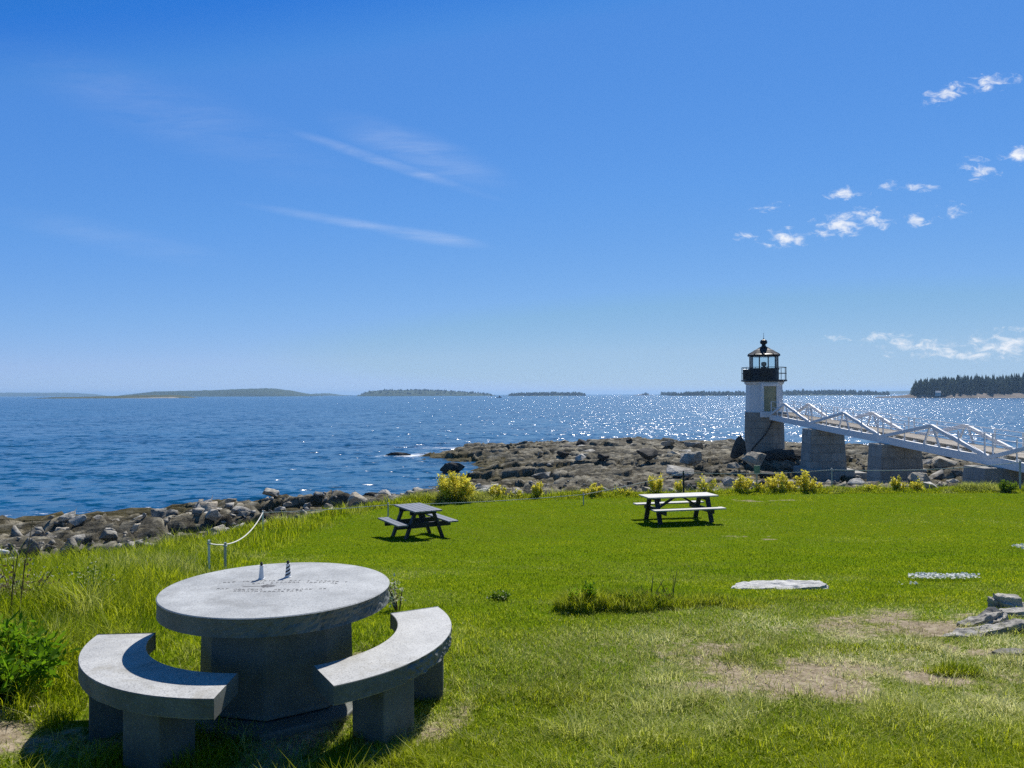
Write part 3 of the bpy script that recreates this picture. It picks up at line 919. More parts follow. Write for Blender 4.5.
# ------------------------------------------------------------------ lighthouse
TX, TY = 21.3, 65.0
def build_lighthouse():
    zb = CAMZ - 4.75
    t = thing('lighthouse', (TX, TY, zb), 'white lighthouse with black lantern room on a round granite base', 'lighthouse')
    camdir = math.atan2(-TY, -TX)
    def zp(py):                                                  # height above the base of a row of the tower
        return CAMZ - (py - 393.5) / 769.0 * TY - zb
    zg = zp(412); zd = zp(382)
    b = MB()
    b.lathe([(1.66, -1.2), (1.62, 0), (1.60, zg * .5), (1.56, zg - .12), (1.56, zg)], 48); b.build('granite_base', M['tower_blocks'], t)
    phi = camdir + R(17)                                         # the door looks along the walkway
    b = MB()
    b.lathe([(1.58, zg), (1.58, zg + .10), (1.53, zg + .12), (1.47, zd - .25), (1.60, zd - .12), (1.62, zd)], 8, rot=phi + R(22.5), smooth=False)
    b.build('octagonal_tower', M['white'], t)
    # door bay, frame and door
    n = Vector((math.cos(phi), math.sin(phi), 0)); s = Vector((-n.y, n.x, 0))
    rot = Matrix((s, n, Vector((0, 0, 1)))).transposed()
    z0 = zg + .12; dh = zp(386.5) - z0
    b = MB()
    b.box(n * 1.40 + s * .62 + Vector((0, 0, z0 + (dh + .25) / 2)), (.22, .52, dh + .25), rot)
    b.box(n * 1.40 - s * .62 + Vector((0, 0, z0 + (dh + .25) / 2)), (.22, .52, dh + .25), rot)
    b.box(n * 1.40 + Vector((0, 0, z0 + dh + .13)), (1.02, .50, .24), rot)
    fr = b.build('door_surround', M['white'], t, .01)
    b = MB(); b.box(n * 1.42 + Vector((0, 0, z0 + dh / 2)), (1.01, .30, dh - .01), rot)
    for k in (0, 1):
        b.box(n * 1.575 + Vector((0, 0, z0 + dh * (.28 + .42 * k))), (.66, .03, dh * .32), rot)
    d = b.build('door', M['door'], t, .008)
    b = MB(); b.lathe([(.02, 0), (.04, .02), (.03, .05)], 10); k = b.build('handle', M['brass'], d)
    k.location = n * 1.60 + s * .40 + Vector((0, 0, z0 + 1.0)); k.rotation_euler = n.to_track_quat('Z', 'Y').to_euler()
    # gallery deck
    b = MB(); b.lathe([(1.55, zd), (1.80, zd + .05), (1.86, zd + .07), (1.86, zd + .18), (1.2, zd + .20)], 48); b.build('gallery_deck', M['black'], t)
    zt = zd + .20
    # lantern lower wall
    zw = zp(368.5)
    b = MB(); b.lathe([(1.20, zt), (1.20, zw - .1), (1.25, zw - .1), (1.25, zw), (1.05, zw)], 40); b.build('lantern_wall', M['black'], t)
    # equipment housing on the left of the gallery
    cd = Vector((math.cos(camdir), math.sin(camdir), 0)); left = Vector((cd.y, -cd.x, 0))
    if left.x > 0: left = -left
    c = left * 1.27 + cd * .35
    b = MB(); b.box(c + Vector((0, 0, zt + (zw - zt) * .46)), (.75, .85, (zw - zt) * .92), Matrix.Rotation(camdir, 3, 'Z')); b.build('equipment_housing', M['black'], t, .03)
    # glazing bars, panes, lens
    ze = zp(356.5)
    for k in range(10):
        a = camdir + R(18) + 2 * math.pi * k / 10
        b = MB(); b.box((1.14 * math.cos(a), 1.14 * math.sin(a), (zw + ze) / 2), (.07, .07, ze - zw), Matrix.Rotation(a, 3, 'Z')); b.build('glazing_bar', M['black'], t)
        a2 = a + math.pi / 10; w = 2 * 1.12 * math.sin(math.pi / 10) - .08
        b = MB(); b.box((1.08 * math.cos(a2), 1.08 * math.sin(a2), (zw + ze) / 2), (.012, w, ze - zw - .004), Matrix.Rotation(a2, 3, 'Z')); b.build('lantern_pane', M['glass'], t)
    b = MB(); b.lathe([(.24, zw - .4), (.24, zw + .12), (.10, zw + .14), (.10, zw + .2), (.2, zw + .22), (.23, zw + .36), (.2, zw + .52), (.1, zw + .56)], 20); b.build('beacon_lamp', M['brass'], t)
    # roof
    za = zp(347.0)
    b = MB(); b.lathe([(1.15, ze - .02), (1.30, ze + .02), (1.34, ze + .14), (1.28, ze + .18)], 40); b.build('eave_ring', M['black'], t)
    b = MB(); b.lathe([(1.33, ze + .15), (.80, ze + .15 + (za - ze) * .48), (.24, za - .02), (.20, za + .08)], 10, rot=camdir, smooth=False)
    for k in range(10):
        a = camdir + 2 * math.pi * k / 10
        b.bar((1.34 * math.cos(a), 1.34 * math.sin(a), ze + .17), (.22 * math.cos(a), .22 * math.sin(a), za + .02), .05, .05)
    b.build('roof', M['roof'], t)
    zf = za + .06
    b = MB(); b.lathe([(.19, zf), (.15, zf + .16), (.26, zf + .22), (.31, zf + .36), (.24, zf + .52), (.10, zf + .58), (.05, zf + .66)], 20); b.build('ventilator_ball', M['black'], t)
    b = MB(); b.tube([(0, 0, zf + .6), (0, 0, zf + 1.15)], [.02, .012], 6); b.build('lightning_rod', M['roof'], t)
    # gallery railing
    b = MB()
    for hgt in (.52, 1.02):
        pts = [(1.80 * math.cos(2 * math.pi * k / 40), 1.80 * math.sin(2 * math.pi * k / 40), zt + hgt) for k in range(41)]
        b.tube(pts, .022, 6, False)
    rl = b.build('gallery_railing', M['roof'], t)
    for k in range(12):
        a = camdir + R(9) + 2 * math.pi * k / 12
        b = MB(); b.tube([(1.80 * math.cos(a), 1.80 * math.sin(a), zt - .03), (1.80 * math.cos(a), 1.80 * math.sin(a), zt + 1.03)], .026, 6); b.build('baluster', M['roof'], rl)
    # cable hanging down the base
    pts = []
    for k in range(26):
        u = k / 25.0
        a = camdir + R(22 - 60 * u ** 1.8); rr = 1.68
        pts.append((rr * math.cos(a), rr * math.sin(a), (zg - .35) * (1 - u) ** .8 * (1 - .15 * u)))
    b = MB(); b.tube(pts, .045, 6); b.build('cable', M['hose'], t)
    b = MB(); b.box(Vector((1.62 * math.cos(camdir + R(22)), 1.62 * math.sin(camdir + R(22)), zg - .32)), (.2, .28, .22), Matrix.Rotation(camdir + R(22), 3, 'Z')); b.build('junction_box', M['door'], t, .01)


build_lighthouse()

# ------------------------------------------------------------------ walkway to the lighthouse
def bs(s):
    return Vector((21.37 + .44 * s, 60.2 - 9.7 * s, CAMZ - 2.15 - .45 * (s + .318)))      # bottom of the near chord


def build_bridge():
    t = thing('footbridge', bs(1.0), 'long white timber footbridge with truss sides leading to the lighthouse door', 'footbridge')
    o0 = bs(1.0)
    W = 1.85
    d = (bs(2) - bs(1)); d.z = 0; d.normalize()
    side = Vector((-d.y, d.x, 0))
    if side.x < 0: side = -side
    s0, s1 = -.318, 3.25
    up = Vector((0, 0, 1))
    def P(s, side_m, h):
        return bs(s) + side * side_m + up * h - o0
    CH = .42
    for sm in (0, W):
        b = MB(); b.bar(P(s0, sm, CH / 2), P(s1, sm, CH / 2), .16, CH); b.build('chord', M['white_wood'], t, .01)
    # joists with gaps between them
    b = MB()
    k = s0 + .03
    while k < s1:
        b.bar(P(k, .085, .40), P(k, W - .085, .40), .22, .22); k += .105
    b.build('joist_set', M['white_wood'], t)
    b = MB()
    n = 200
    for i in range(n):
        s = s0 + (s1 - s0) * (i + .5) / n
        b.box(P(s, W / 2, .585 + random.uniform(-.004, .004)), (W - .34, .165, .045), Matrix.Rotation(math.atan2(side.y, side.x), 3, 'Z'))
    b.build('deck', M['deckwood'], t)
    b = MB(); b.box(P(s0 - .012, W / 2 - .30, .42), (2.75, .34, .46), Matrix.Rotation(math.atan2(side.y, side.x), 3, 'Z')); b.build('landing', M['white_wood'], t, .01)
    # trusses
    PH = 1.45
    panels = [(-.318, 0.0, .47), (.47, 1.0, 1.47), (1.47, 2.0, 2.47), (2.47, 2.86, 3.25)]
    for sm, off in ((-.02, 0), (W + .02, 0)):
        for (a, m, c) in panels:
            b = MB(); b.bar(P(a, sm, .36), P(m, sm, PH), .15, .19); b.build('truss_brace', M['white_wood'], t, .01)
            b = MB(); b.bar(P(m, sm, PH), P(c, sm, .36), .15, .19); b.build('truss_brace', M['white_wood'], t, .01)
            for q in (-.045, .045):
                b = MB(); b.bar(P(m + q * 1.6, sm, .40), P(m + q * .35, sm, PH - .06), .09, .08, (1, 0, 0)); b.build('truss_post', M['white_wood'], t)
            for q, hh in ((a + (m - a) * .5, .98), (m + (c - m) * .5, .98)):
                b = MB(); b.bar(P(q, sm, .40), P(q, sm, 1.42), .055, .055, (1, 0, 0)); b.build('rail_post', M['white_wood'], t)
            for q in (a + .03, c - .03):
                b = MB(); b.bar(P(q, sm, .40), P(q, sm, 1.50), .06, .06, (1, 0, 0)); b.build('rail_post', M['white_wood'], t)
        for hh in (1.0, 1.5):
            b = MB(); b.bar(P(s0, sm + (.1 if sm < 0 else -.1), hh), P(s1, sm + (.1 if sm < 0 else -.1), hh), .035, .04); b.build('handrail', M['white_wood'], t)
    # small blue tie plate on the chord
    return side


side_v = build_bridge()

def build_piers():
    specs = [(.5, 21.0, 23.7, .72, 'tapered granite bridge pier on a stepped footing nearest the lighthouse', True),
             (1.5, 21.35, 24.0, .55, 'middle tapered granite pier under the white footbridge', False),
             (2.5, 21.35, 24.45, .9, 'low granite pier behind the lawn edge under the footbridge', False)]
    for s, xa, xb, zb, lab, foot in specs:
        p = bs(s)
        cx = (xa + xb) / 2; w = xb - xa
        top = p.z - .02
        t = thing('bridge_pier', (cx, p.y, zb - .3), lab, 'bridge pier', 'granite piers under the footbridge')
        h = top - zb + .3
        b = MB()
        nl = 5; vs = []
        for i in range(nl + 1):
            k = 1 - .13 * i / nl
            for (x, y) in ((-w / 2, -.95), (w / 2, -.95), (w / 2, .95), (-w / 2, .95)):
                vs.append((x * k, y * k, h * i / nl))
        fs = [(3, 2, 1, 0), tuple(nl * 4 + q for q in range(4))]
        for i in range(nl):
            for q in range(4):
                fs.append((i * 4 + q, i * 4 + (q + 1) % 4, (i + 1) * 4 + (q + 1) % 4, (i + 1) * 4 + q))
        b.add(vs, fs); b.build('pier_shaft', M['blocks'], t, .03)
        if foot:
            b = MB(); b.box((.0, 0, .30), (w + .5, 3.1, .9)); b.box((w / 2 + .6, -.2, .15), (1.2, 2.4, .7)); b.build('footing', M['blocks'], t, .03)
        else:
            b = MB(); b.box((.0, 0, .05), (w + .5, 3.0, .7)); b.build('footing', M['blocks'], t, .03)
    # abutment where the walkway meets the bank
    p = bs(3.15)
    t = tag(mesh_obj('bridge_abutment', [], []), 'granite abutment carrying the shore end of the footbridge', 'abutment')
    bpy.data.objects.remove(t)
    b = MB(); b.box((0, 0, 0), (3.0, 2.0, 2.2)); o = b.build('bridge_abutment', M['blocks'], None, .03)
    o.location = (p.x + .9, p.y - .2, p.z - 1.12)
    tag(o, 'granite abutment carrying the shore end of the footbridge', 'abutment')


build_piers()

# ------------------------------------------------------------------ boulders
def boulder_mesh(seed, npts=15, sub=3, box=.75, point=False):
    """angular block: hull of points pushed towards a box, edges worn, faces roughened"""
    import bmesh
    r = np.random.RandomState(seed)
    bm = bmesh.new()
    for k in range(npts):
        p = r.normal(size=3); p /= np.linalg.norm(p)
        q = p / np.max(np.abs(p))
        bm.verts.new(tuple((p * (1 - box) + q * box) * r.uniform(.72, .98)))
    h = bmesh.ops.convex_hull(bm, input=bm.verts[:])
    bad = [v for v in bm.verts if not v.link_faces]
    if bad: bmesh.ops.delete(bm, geom=bad, context='VERTS')
    bmesh.ops.bevel(bm, geom=bm.edges[:], offset=.055, segments=1, affect='EDGES', profile=.6)
    bmesh.ops.triangulate(bm, faces=bm.faces[:])
    for k in range(2):
        bmesh.ops.subdivide_edges(bm, edges=[e for e in bm.edges if e.calc_length() > .16], cuts=1, use_grid_fill=True)
        bmesh.ops.triangulate(bm, faces=bm.faces[:])
    co = np.array([v.co[:] for v in bm.verts])
    nz = fbm(co[:, 0] * 2.6 + co[:, 2] * 1.9 + 9, co[:, 1] * 2.6 - co[:, 2] * 1.7 + seed, seed, 4) - .5
    nf = fbm(co[:, 0] * 9 + co[:, 2] * 7 + 3, co[:, 1] * 9 - co[:, 2] * 6 + seed, seed + 5, 2) - .5
    co = co * (1 + .16 * nz + .07 * nf)[:, None]
    if point:
        k = 1 - .86 * np.clip((co[:, 2] + .9) / 1.85, 0, 1)
        co[:, 0] *= k; co[:, 1] *= k; co[:, 0] += .12 * co[:, 2]
    for v, c in zip(bm.verts, co): v.co = c
    me = bpy.data.meshes.new('boulder')
    bm.to_mesh(me); bm.free()
    me.polygons.foreach_set('use_smooth', [True] * len(me.polygons))
    try: me.set_sharp_from_angle(angle=R(19))
    except Exception: pass
    return me


BM = [boulder_mesh(100 + i) for i in range(10)]
POINTED = boulder_mesh(131, 20, 3, .6, True)
_by = {}
BM.append(POINTED)
def place_boulder(x, y, sx, sy, sz, mat, label, group, rz=None, tilt=.25, sink=.3, name='boulder', z=None, proto=None):
    i = proto if proto is not None else rng.randint(10)
    key = (i, mat)
    if key not in _by:
        me = BM[i].copy(); me.materials.clear(); me.materials.append(M[mat]); _by[key] = me
    o = bpy.data.objects.new(name, _by[key]); COL.objects.link(o)
    zz = gz(x, y) if z is None else z
    o.location = (x, y, zz + sz * (1 - sink) - .1 * sz)
    o.rotation_euler = (rng.uniform(-tilt, tilt), rng.uniform(-tilt, tilt), rng.uniform(0, 6.28) if rz is None else rz)
    o.scale = (sx, sy, sz)
    tag(o, label, 'boulder', group)
    return o


def scatter(n, xr, yr, dl_r, dw_min, size, mat_w, labels, group, seed, flat=(.45, .8)):
    r = np.random.RandomState(seed)
    cnt = 0; tries = 0; placed = []
    while cnt < n and tries < n * 60:
        tries += 1
        x = r.uniform(*xr); y = r.uniform(*yr)
        if abs(x / y) > .74: continue
        ax, ay = np.array([x]), np.array([y])
        ye = np.interp(x, EX, EY)
        dl = float(seg_dist(ax, ay, EDGE)[0]) * (1 if y > ye else -1)
        if not (dl_r[0] < dl < dl_r[1]): continue
        dw = float(seg_dist(ax, ay, WATER, True)[0]) * (1 if inside(ax, ay, WATER)[0] else -1)
        if dw < dw_min: continue
        if math.hypot(x - TX, y - TY) < 2.6 or (20 < x < 25.5 and min(abs(y - 55.35), abs(y - 45.65), abs(y - 35.95)) < 2.3): continue
        s = r.uniform(size[0], size[1]) * (1.0 if r.rand() < .7 else 1.35)
        if any((x - a) ** 2 + (y - b_) ** 2 < (.62 * (s + c)) ** 2 for a, b_, c in placed): continue
        placed.append((x, y, s))
        k = r.choice(len(mat_w), p=[m[1] for m in mat_w])
        mat = mat_w[k][0]
        place_boulder(x, y, s, s * r.uniform(.6, .9), s * r.uniform(*flat), mat, labels[mat], group, sink=r.uniform(.15, .4))
        cnt += 1


scatter(190, (-19, 0), (14, 49), (.05, 18), .2, (.20, .50), [('boulder', .70), ('boulder_dark', .04), ('boulder_tan', .26)],
        {'boulder': 'grey boulder in the riprap between the tall grass and the sea', 'boulder_dark': 'dark boulder in the riprap between the tall grass and the sea', 'boulder_tan': 'tan boulder in the riprap between the tall grass and the sea'},
        'boulders of the shore riprap', 1)
scatter(45, (-2, 21), (29, 42), (.2, 6), .5, (.22, .55), [('boulder', .45), ('boulder_tan', .55)],
        {'boulder': 'small grey boulder just behind the yellow bushes at the lawn edge', 'boulder_tan': 'small sunlit tan boulder behind the yellow bushes at the lawn edge'}, 'boulders behind the yellow bushes', 2)
scatter(38, (2, 21), (42, 88), (5, 80), 1.0, (.35, 1.05), [('boulder', .66), ('boulder_dark', .3), ('boulder_tan', .04)],
        {'boulder': 'angular grey boulder lying on the rocky point left of the lighthouse', 'boulder_dark': 'angular dark boulder lying on the rocky point left of the lighthouse', 'boulder_tan': 'tan boulder lying on the rocky point left of the lighthouse'},
        'boulders on the rocky point', 3, flat=(.28, .55))
scatter(34, (21, 44), (34, 66), (1, 60), 1.0, (.3, .75), [('boulder', .75), ('boulder_dark', .1), ('boulder_tan', .15)],
        {'boulder': 'grey boulder on the shore between the footbridge piers', 'boulder_dark': 'dark boulder on the shore between the footbridge piers', 'boulder_tan': 'tan boulder on the shore between the footbridge piers'},
        'boulders between the bridge piers', 4)

# loose rubble too small and too many to count
def rubble(n, seed):
    r = np.random.RandomState(seed)
    base = [np.array([v.co[:] for v in m.vertices]) for m in _rub]
    fac = [np.array([p.vertices[:] for p in m.polygons]) for m in _rub]
    V, F, nv = [], [], 0
    x = np.concatenate([r.uniform(-22, 24, n), r.uniform(20, 40, n // 3)]); y = np.concatenate([r.uniform(17, 70, n), r.uniform(33, 66, n // 3)])
    ye = np.interp(x, EX, EY)
    dl = seg_dist(x, y, EDGE) * np.where(y > ye, 1, -1)
    dw = seg_dist(x, y, WATER, True) * np.where(inside(x, y, WATER), 1, -1)
    k = (dl > .05) & (dl < np.where(x > 20, 40, 16)) & (dw > .3) & (np.abs(x / y) < .75) & (np.hypot(x - TX, y - TY) > 2) & (fbm(x * .3, y * .3, 5) > .42)
    x, y = x[k], y[k]
    z = land_z(x, y)
    for i in range(len(x)):
        b_ = base[i % len(base)]; f_ = fac[i % len(base)]
        s_ = r.uniform(.05, .16) * (1 + (r.rand() < .15)) * (1.5 if x[i] < 0 else 1.0); a = r.uniform(0, 6.28); c, sn = math.cos(a), math.sin(a)
        q = b_ * s_ * np.array([1, r.uniform(.6, 1), r.uniform(.4, .8)])
        V.append(np.stack([x[i] + c * q[:, 0] - sn * q[:, 1], y[i] + sn * q[:, 0] + c * q[:, 1], z[i] + q[:, 2] + .3 * s_], -1)); F.append(f_ + nv); nv += len(b_)
    o = mesh_obj('shore_rubble', np.concatenate(V), np.concatenate(F), M['boulder'])
    tag(o, kind='stuff')


def _rubble_proto(seed):
    import bmesh
    r = np.random.RandomState(seed); bm = bmesh.new()
    for k in range(9):
        p = r.normal(size=3); p /= np.linalg.norm(p); bm.verts.new(tuple(p * r.uniform(.7, 1)))
    bmesh.ops.convex_hull(bm, input=bm.verts[:])
    bad = [v for v in bm.verts if not v.link_faces]
    if bad: bmesh.ops.delete(bm, geom=bad, context='VERTS')
    bmesh.ops.triangulate(bm, faces=bm.faces[:])
    me = bpy.data.meshes.new('rubble_stone'); bm.to_mesh(me); bm.free(); return me


_rub = [_rubble_proto(800 + i) for i in range(8)]
rubble(8000, 9)
for _m in _rub: bpy.data.meshes.remove(_m)

# single rocks one can point to
place_boulder(px2x(739, 62), 62, 1.05, .8, 1.15, 'boulder_dark', 'dark pointed boulder standing beside the granite foot of the lighthouse', None, 0.3, .1, .25, proto=10, z=1.45)
place_boulder(px2x(690, 57), 57, 1.15, .8, .60, 'boulder', 'smooth grey domed boulder in the middle of the rocky point', None, 0.1, .05, .35, proto=4, z=1.35)
place_boulder(px2x(756, 52), 52, 1.25, .9, .75, 'boulder_tan', 'rounded brown boulder in front of the lighthouse rock', None, .2, .1, .3, proto=5, z=1.45)
place_boulder(px2x(776, 61.5), 62.0, 3.6, 2.0, .85, 'boulder_dark', 'broad shaded rock mound carrying the foot of the lighthouse', None, 0.0, .05, .5, proto=6, z=.95)
place_boulder(px2x(648, 60), 60, 1.1, .7, .60, 'boulder_dark', 'tilted dark boulder near the crest of the rocky point', None, .6, .5, .2, proto=1, z=1.5)
place_boulder(px2x(372, 46.5), 46.5, .8, .5, .35, 'boulder_dark', 'wet dark rock standing alone in the water behind the small bush', None, 0, .1, .3, z=.1)
place_boulder(px2x(452, 62), 62, 1.2, .7, .6, 'boulder_dark', 'dark rounded rock in the inlet of the rocky point', None, 0, .1, .3, z=.15)
place_boulder(px2x(395, 78), 80, 1.6, .6, .35, 'boulder_dark', 'wave washed dark rock off the tip of the point', None, 0, .05, .3, z=.0)

# ------------------------------------------------------------------ stone table and benches
SX, SY = -1.646, 5.405
SZ = CAMZ - 1.34 - .752                      # ground under the table
def rough_ring(prof, n, rough_fn, mat, name, parent):
    vs, fs = [], []
    m = len(prof)
    for i, (r, z) in enumerate(prof):
        for k in range(n):
            a = 2 * math.pi * k / n
            dr, dz = rough_fn(i, a, r, z)
            vs.append(((r + dr) * math.cos(a), (r + dr) * math.sin(a), z + dz))
    for i in range(m - 1):
        for k in range(n):
            fs.append((i * n + k, i * n + (k + 1) % n, (i + 1) * n + (k + 1) % n, (i + 1) * n + k))
    fs.append(tuple(range(n - 1, -1, -1))); fs.append(tuple((m - 1) * n + k for k in range(n)))
    o = mesh_obj(name, vs, fs, mat, parent)
    return o


def n3(a, b, seed):
    return float(fbm(np.array([a]), np.array([b]), seed, 3)[0]) - .5


def build_stone_table():
    t = thing('stone_table', (SX, SY, SZ), 'round grey granite table with carved top on a faceted stone pedestal', 'stone table')
    top = .752; th = .118; Rr = .776
    def rf(i, a, r, z):
        if i in (0, 1, 9, 10, 11): return (0, 0)
        # rock-pitched lower band on the right-hand side
        w = float(sstep(-1.25, -.6, np.array([math.sin(a + 1.75 - math.pi / 2 - 1.3)]))[0])
        w = .2 + .8 * max(0, math.cos(a - R(-25))) ** .7 if math.cos(a - R(-25)) > 0 else .15
        d = n3(a * 22, z * 40, 201) * .030 + n3(a * 60, z * 80, 207) * .012
        return (d * w - .012 * w * (1 - abs(i - 5) / 5.0), 0)
    zz = [top - th + th * k / 8.0 for k in range(9)]
    prof = [(.55, top - th), (.72, top - th)] + [(Rr - .004, z) for z in zz] + [(Rr - .006, top + .001)]
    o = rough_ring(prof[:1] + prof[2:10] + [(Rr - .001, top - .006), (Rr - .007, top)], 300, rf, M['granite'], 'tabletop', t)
    o.data.materials.append(M['granite_shaded'])
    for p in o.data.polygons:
        if abs(p.normal.z) < .8 and p.center.z < top - .008: p.material_index = 1  # edge faces get the granite with shade painted into its colour
    # carved marks: two curved lines of worn lettering and a leaf shaped motif
    b = MB()
    r = random.Random(4)
    cx, cy = .0, .02
    def stroke(p, q, w=.0042):
        b.bar((p[0], p[1], top + .0006), (q[0], q[1], top + .0006), w, .0012)
    for (rad, a0, a1, hgt, lines) in ((.30, 150, 20, .030, 1), (.40, 20, 150, .0, 0)):
        pass
    for (y0, x0, x1, bow) in ((.150, -.42, .46, .05), (.095, -.20, .40, .03), (-.105, -.40, .36, -.03), (-.155, -.26, .20, -.02)):
        x = x0
        while x < x1:
            if r.random() < .14:
                x += .035; continue
            hh = .028; w = .018
            yy = y0 - bow * ((x - (x0 + x1) / 2) / ((x1 - x0) / 2)) ** 2
            kind = r.randrange(4)
            if kind == 0:
                stroke((x, yy), (x, yy + hh)); stroke((x, yy + hh), (x + w, yy + hh * .5)); stroke((x + w, yy + hh * .5), (x, yy))
            elif kind == 1:
                stroke((x, yy), (x + w / 2, yy + hh)); stroke((x + w / 2, yy + hh), (x + w, yy))
            elif kind == 2:
                stroke((x + w / 2, yy), (x + w / 2, yy + hh)); stroke((x, yy + hh), (x + w, yy + hh))
            else:
                stroke((x, yy), (x, yy + hh)); stroke((x, yy), (x + w, yy)); stroke((x, yy + hh * .5), (x + w * .8, yy + hh * .5))
            x += .030
    b.build('carved_lettering', M['carve'], t)
    b = MB()
    for k in range(9):
        a = (k - 4) * .30
        b.bar((-.12, .01 , top + .0006), (-.12 + .10 * math.cos(a), .01 + .05 * math.sin(a), top + .0006), .010, .0012)
    b.bar((-.24, -.01, top + .0007), (-.02, .02, top + .0007), .012, .0012)
    b.build('carved_motif', M['carve'], t)
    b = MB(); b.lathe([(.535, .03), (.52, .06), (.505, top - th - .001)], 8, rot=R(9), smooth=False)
    b.build('pedestal', M['granite_shaded'], t, .012)
    b = MB(); b.lathe([(.70, -.08), (.70, .012), (.69, .02)], 8, rot=R(9), smooth=False); b.build('base_slab', M['granite_shaded'], t, .01)


def build_bench(a0, a1, label):
    t = thing('stone_bench', (SX, SY, SZ), label, 'stone bench', 'curved stone benches around the table')
    ri, ro = .83, 1.2164; top = .447; th = .112
    n = 90; nr = 8; nz = 7
    vs, fs = [], []
    ring = []
    # cross-section loop: top inner->outer, outer down, bottom back, inner up
    sec = [(ri + (ro - ri) * k / nr, top, 't') for k in range(nr + 1)] + [(ro, top - th * k / nz, 'o') for k in range(1, nz + 1)] + \
          [(ro - (ro - ri) * k / nr, top - th, 'b') for k in range(1, nr + 1)] + [(ri, top - th + th * k / nz, 'i') for k in range(1, nz)]
    m = len(sec)
    for j in range(n + 1):
        a = R(a0 + (a1 - a0) * j / n)
        for (r, z, f) in sec:
            dr = 0
            if f == 'o' and z < top - .01:
                dr = (n3(a * 26, z * 42, 301) * .030 + n3(a * 70, z * 90, 307) * .014 - .007) * (1.0 if a0 > 250 and j > 25 else .22)
            vs.append(((r + dr) * math.cos(a), (r + dr) * math.sin(a), z))
    for j in range(n):
        for k in range(m):
            fs.append((j * m + k, j * m + (k + 1) % m, (j + 1) * m + (k + 1) % m, (j + 1) * m + k))
    fs.append(tuple(range(m))); fs.append(tuple(n * m + k for k in range(m - 1, -1, -1)))
    o = mesh_obj('seat', vs, fs, M['granite_bench'], t)
    o.data.materials.append(M['granite_shaded'])
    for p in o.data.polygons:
        if abs(p.normal.z) < .8: p.material_index = 1  # seat sides and ends use the shade-darkened granite colour
    bv = o.modifiers.new('bevel', 'BEVEL'); bv.width = .004; bv.segments = 1; bv.limit_method = 'ANGLE'; bv.angle_limit = R(60)
    for a in (a0 + 24, a1 - 24):
        ar = R(a)
        c = Vector((1.02 * math.cos(ar), 1.02 * math.sin(ar), (top - th - .001) / 2 - .05))
        b = MB(); b.box(c, (.27, .275, top - th - .001 + .10), Matrix.Rotation(ar, 3, 'Z')); b.build('leg', M['granite_shaded'], t, .008)


build_stone_table()
build_bench(184.3, 271.3, 'curved granite bench with the shadow of the tabletop across its seat')
build_bench(301.3, 388.5, 'curved granite bench with its whole seat in sunlight')


def figurine(x, y, label, striped):
    t = thing('lighthouse_figurine', (x, y, SZ + .752), label, 'figurine', 'two miniature lighthouses')
    b = MB(); b.lathe([(.024, 0), (.024, .006), (.0205, .008), (.0125, .092), (.0165, .094), (.0165, .098)], 20)
    b.build('tower', M['white'], t)
    if striped:
        b = MB()
        for s0 in (0, math.pi):
            pts = []
            N = 46
            vs, fs = [], []
            for k in range(N + 1):
                u = k / N; z = .010 + u * .080
                r0 = 0
                a = s0 + u * 2 * math.pi * 1.6
                for dz in (-.0058, .0058):
                    zc = min(max(z + dz, .008), .092); rr = .0205 + (.0125 - .0205) * ((zc - .008) / .084) + .0009
                    vs.append((rr * math.cos(a), rr * math.sin(a), zc))
            for k in range(N):
                fs.append((2 * k, 2 * k + 1, 2 * k + 3, 2 * k + 2))
            b.add(vs, fs, True)
        b.build('spiral_stripe', M['black'], t)
    b = MB(); b.lathe([(.0095, .098), (.0095, .110), (.013, .111), (.001, .126)], 14); b.build('lantern', M['black'] if striped else M['roof'], t)


figurine(-1.829, 5.621, 'tiny plain white lighthouse figurine standing on the stone table', False)
figurine(-1.653, 5.680, 'tiny lighthouse figurine with black spiral stripes on the stone table', True)

# ------------------------------------------------------------------ picnic tables
def build_picnic(x, y, rz, L, label, top_m, seat_m):
    zl = gz(x, y)
    t = thing('picnic_table', (x, y, zl), label, 'picnic table', 'picnic tables on the lawn', rz)
    h = .76
    b = MB()
    for k in range(5):
        b.box((0, -.30 + .15 * k, h - .02), (L, .142, .04))
    b.build('tabletop', top_m, t, .005)
    for sg in (-1, 1):
        b = MB()
        for k in range(2):
            b.box((0, sg * (.61 + .145 * k), .45 - .02), (L, .138, .04))
        b.build('seat', seat_m, t, .005)
    for ex in (-1, 1):
        xx = ex * (L / 2 - .30)
        for sg in (-1, 1):
            b = MB(); b.bar((xx, sg * .52, -.02), (xx, sg * .24, h - .041), .06, .13, (1, 0, 0)); b.build('leg', M['dark_timber'], t, .004)
        b = MB(); b.bar((xx - ex * .062, -.76, .35), (xx - ex * .062, .76, .35), .055, .13); b.build('seat_beam', M['dark_timber'], t, .004)
        b = MB(); b.bar((xx - ex * .062, -.36, h - .095), (xx - ex * .062, .36, h - .095), .055, .09); b.build('top_beam', M['dark_timber'], t, .004)
        b = MB(); b.bar((xx - ex * .10, 0, .36), (ex * .12, 0, h - .06), .05, .10, (0, 1, 0)); b.build('diagonal_brace', M['dark_timber'], t, .004)
    return t


build_picnic(-2.459, 20.0, -1.053, 1.45, 'dark picnic table with blue grey top, seen end on', M['grey_top'], M['grey_top'])
build_picnic(4.893, 22.705, .227, 2.20, 'dark legged picnic table with pale sunlit top and benches, seen side on', M['pale_top'], M['pale_top'])

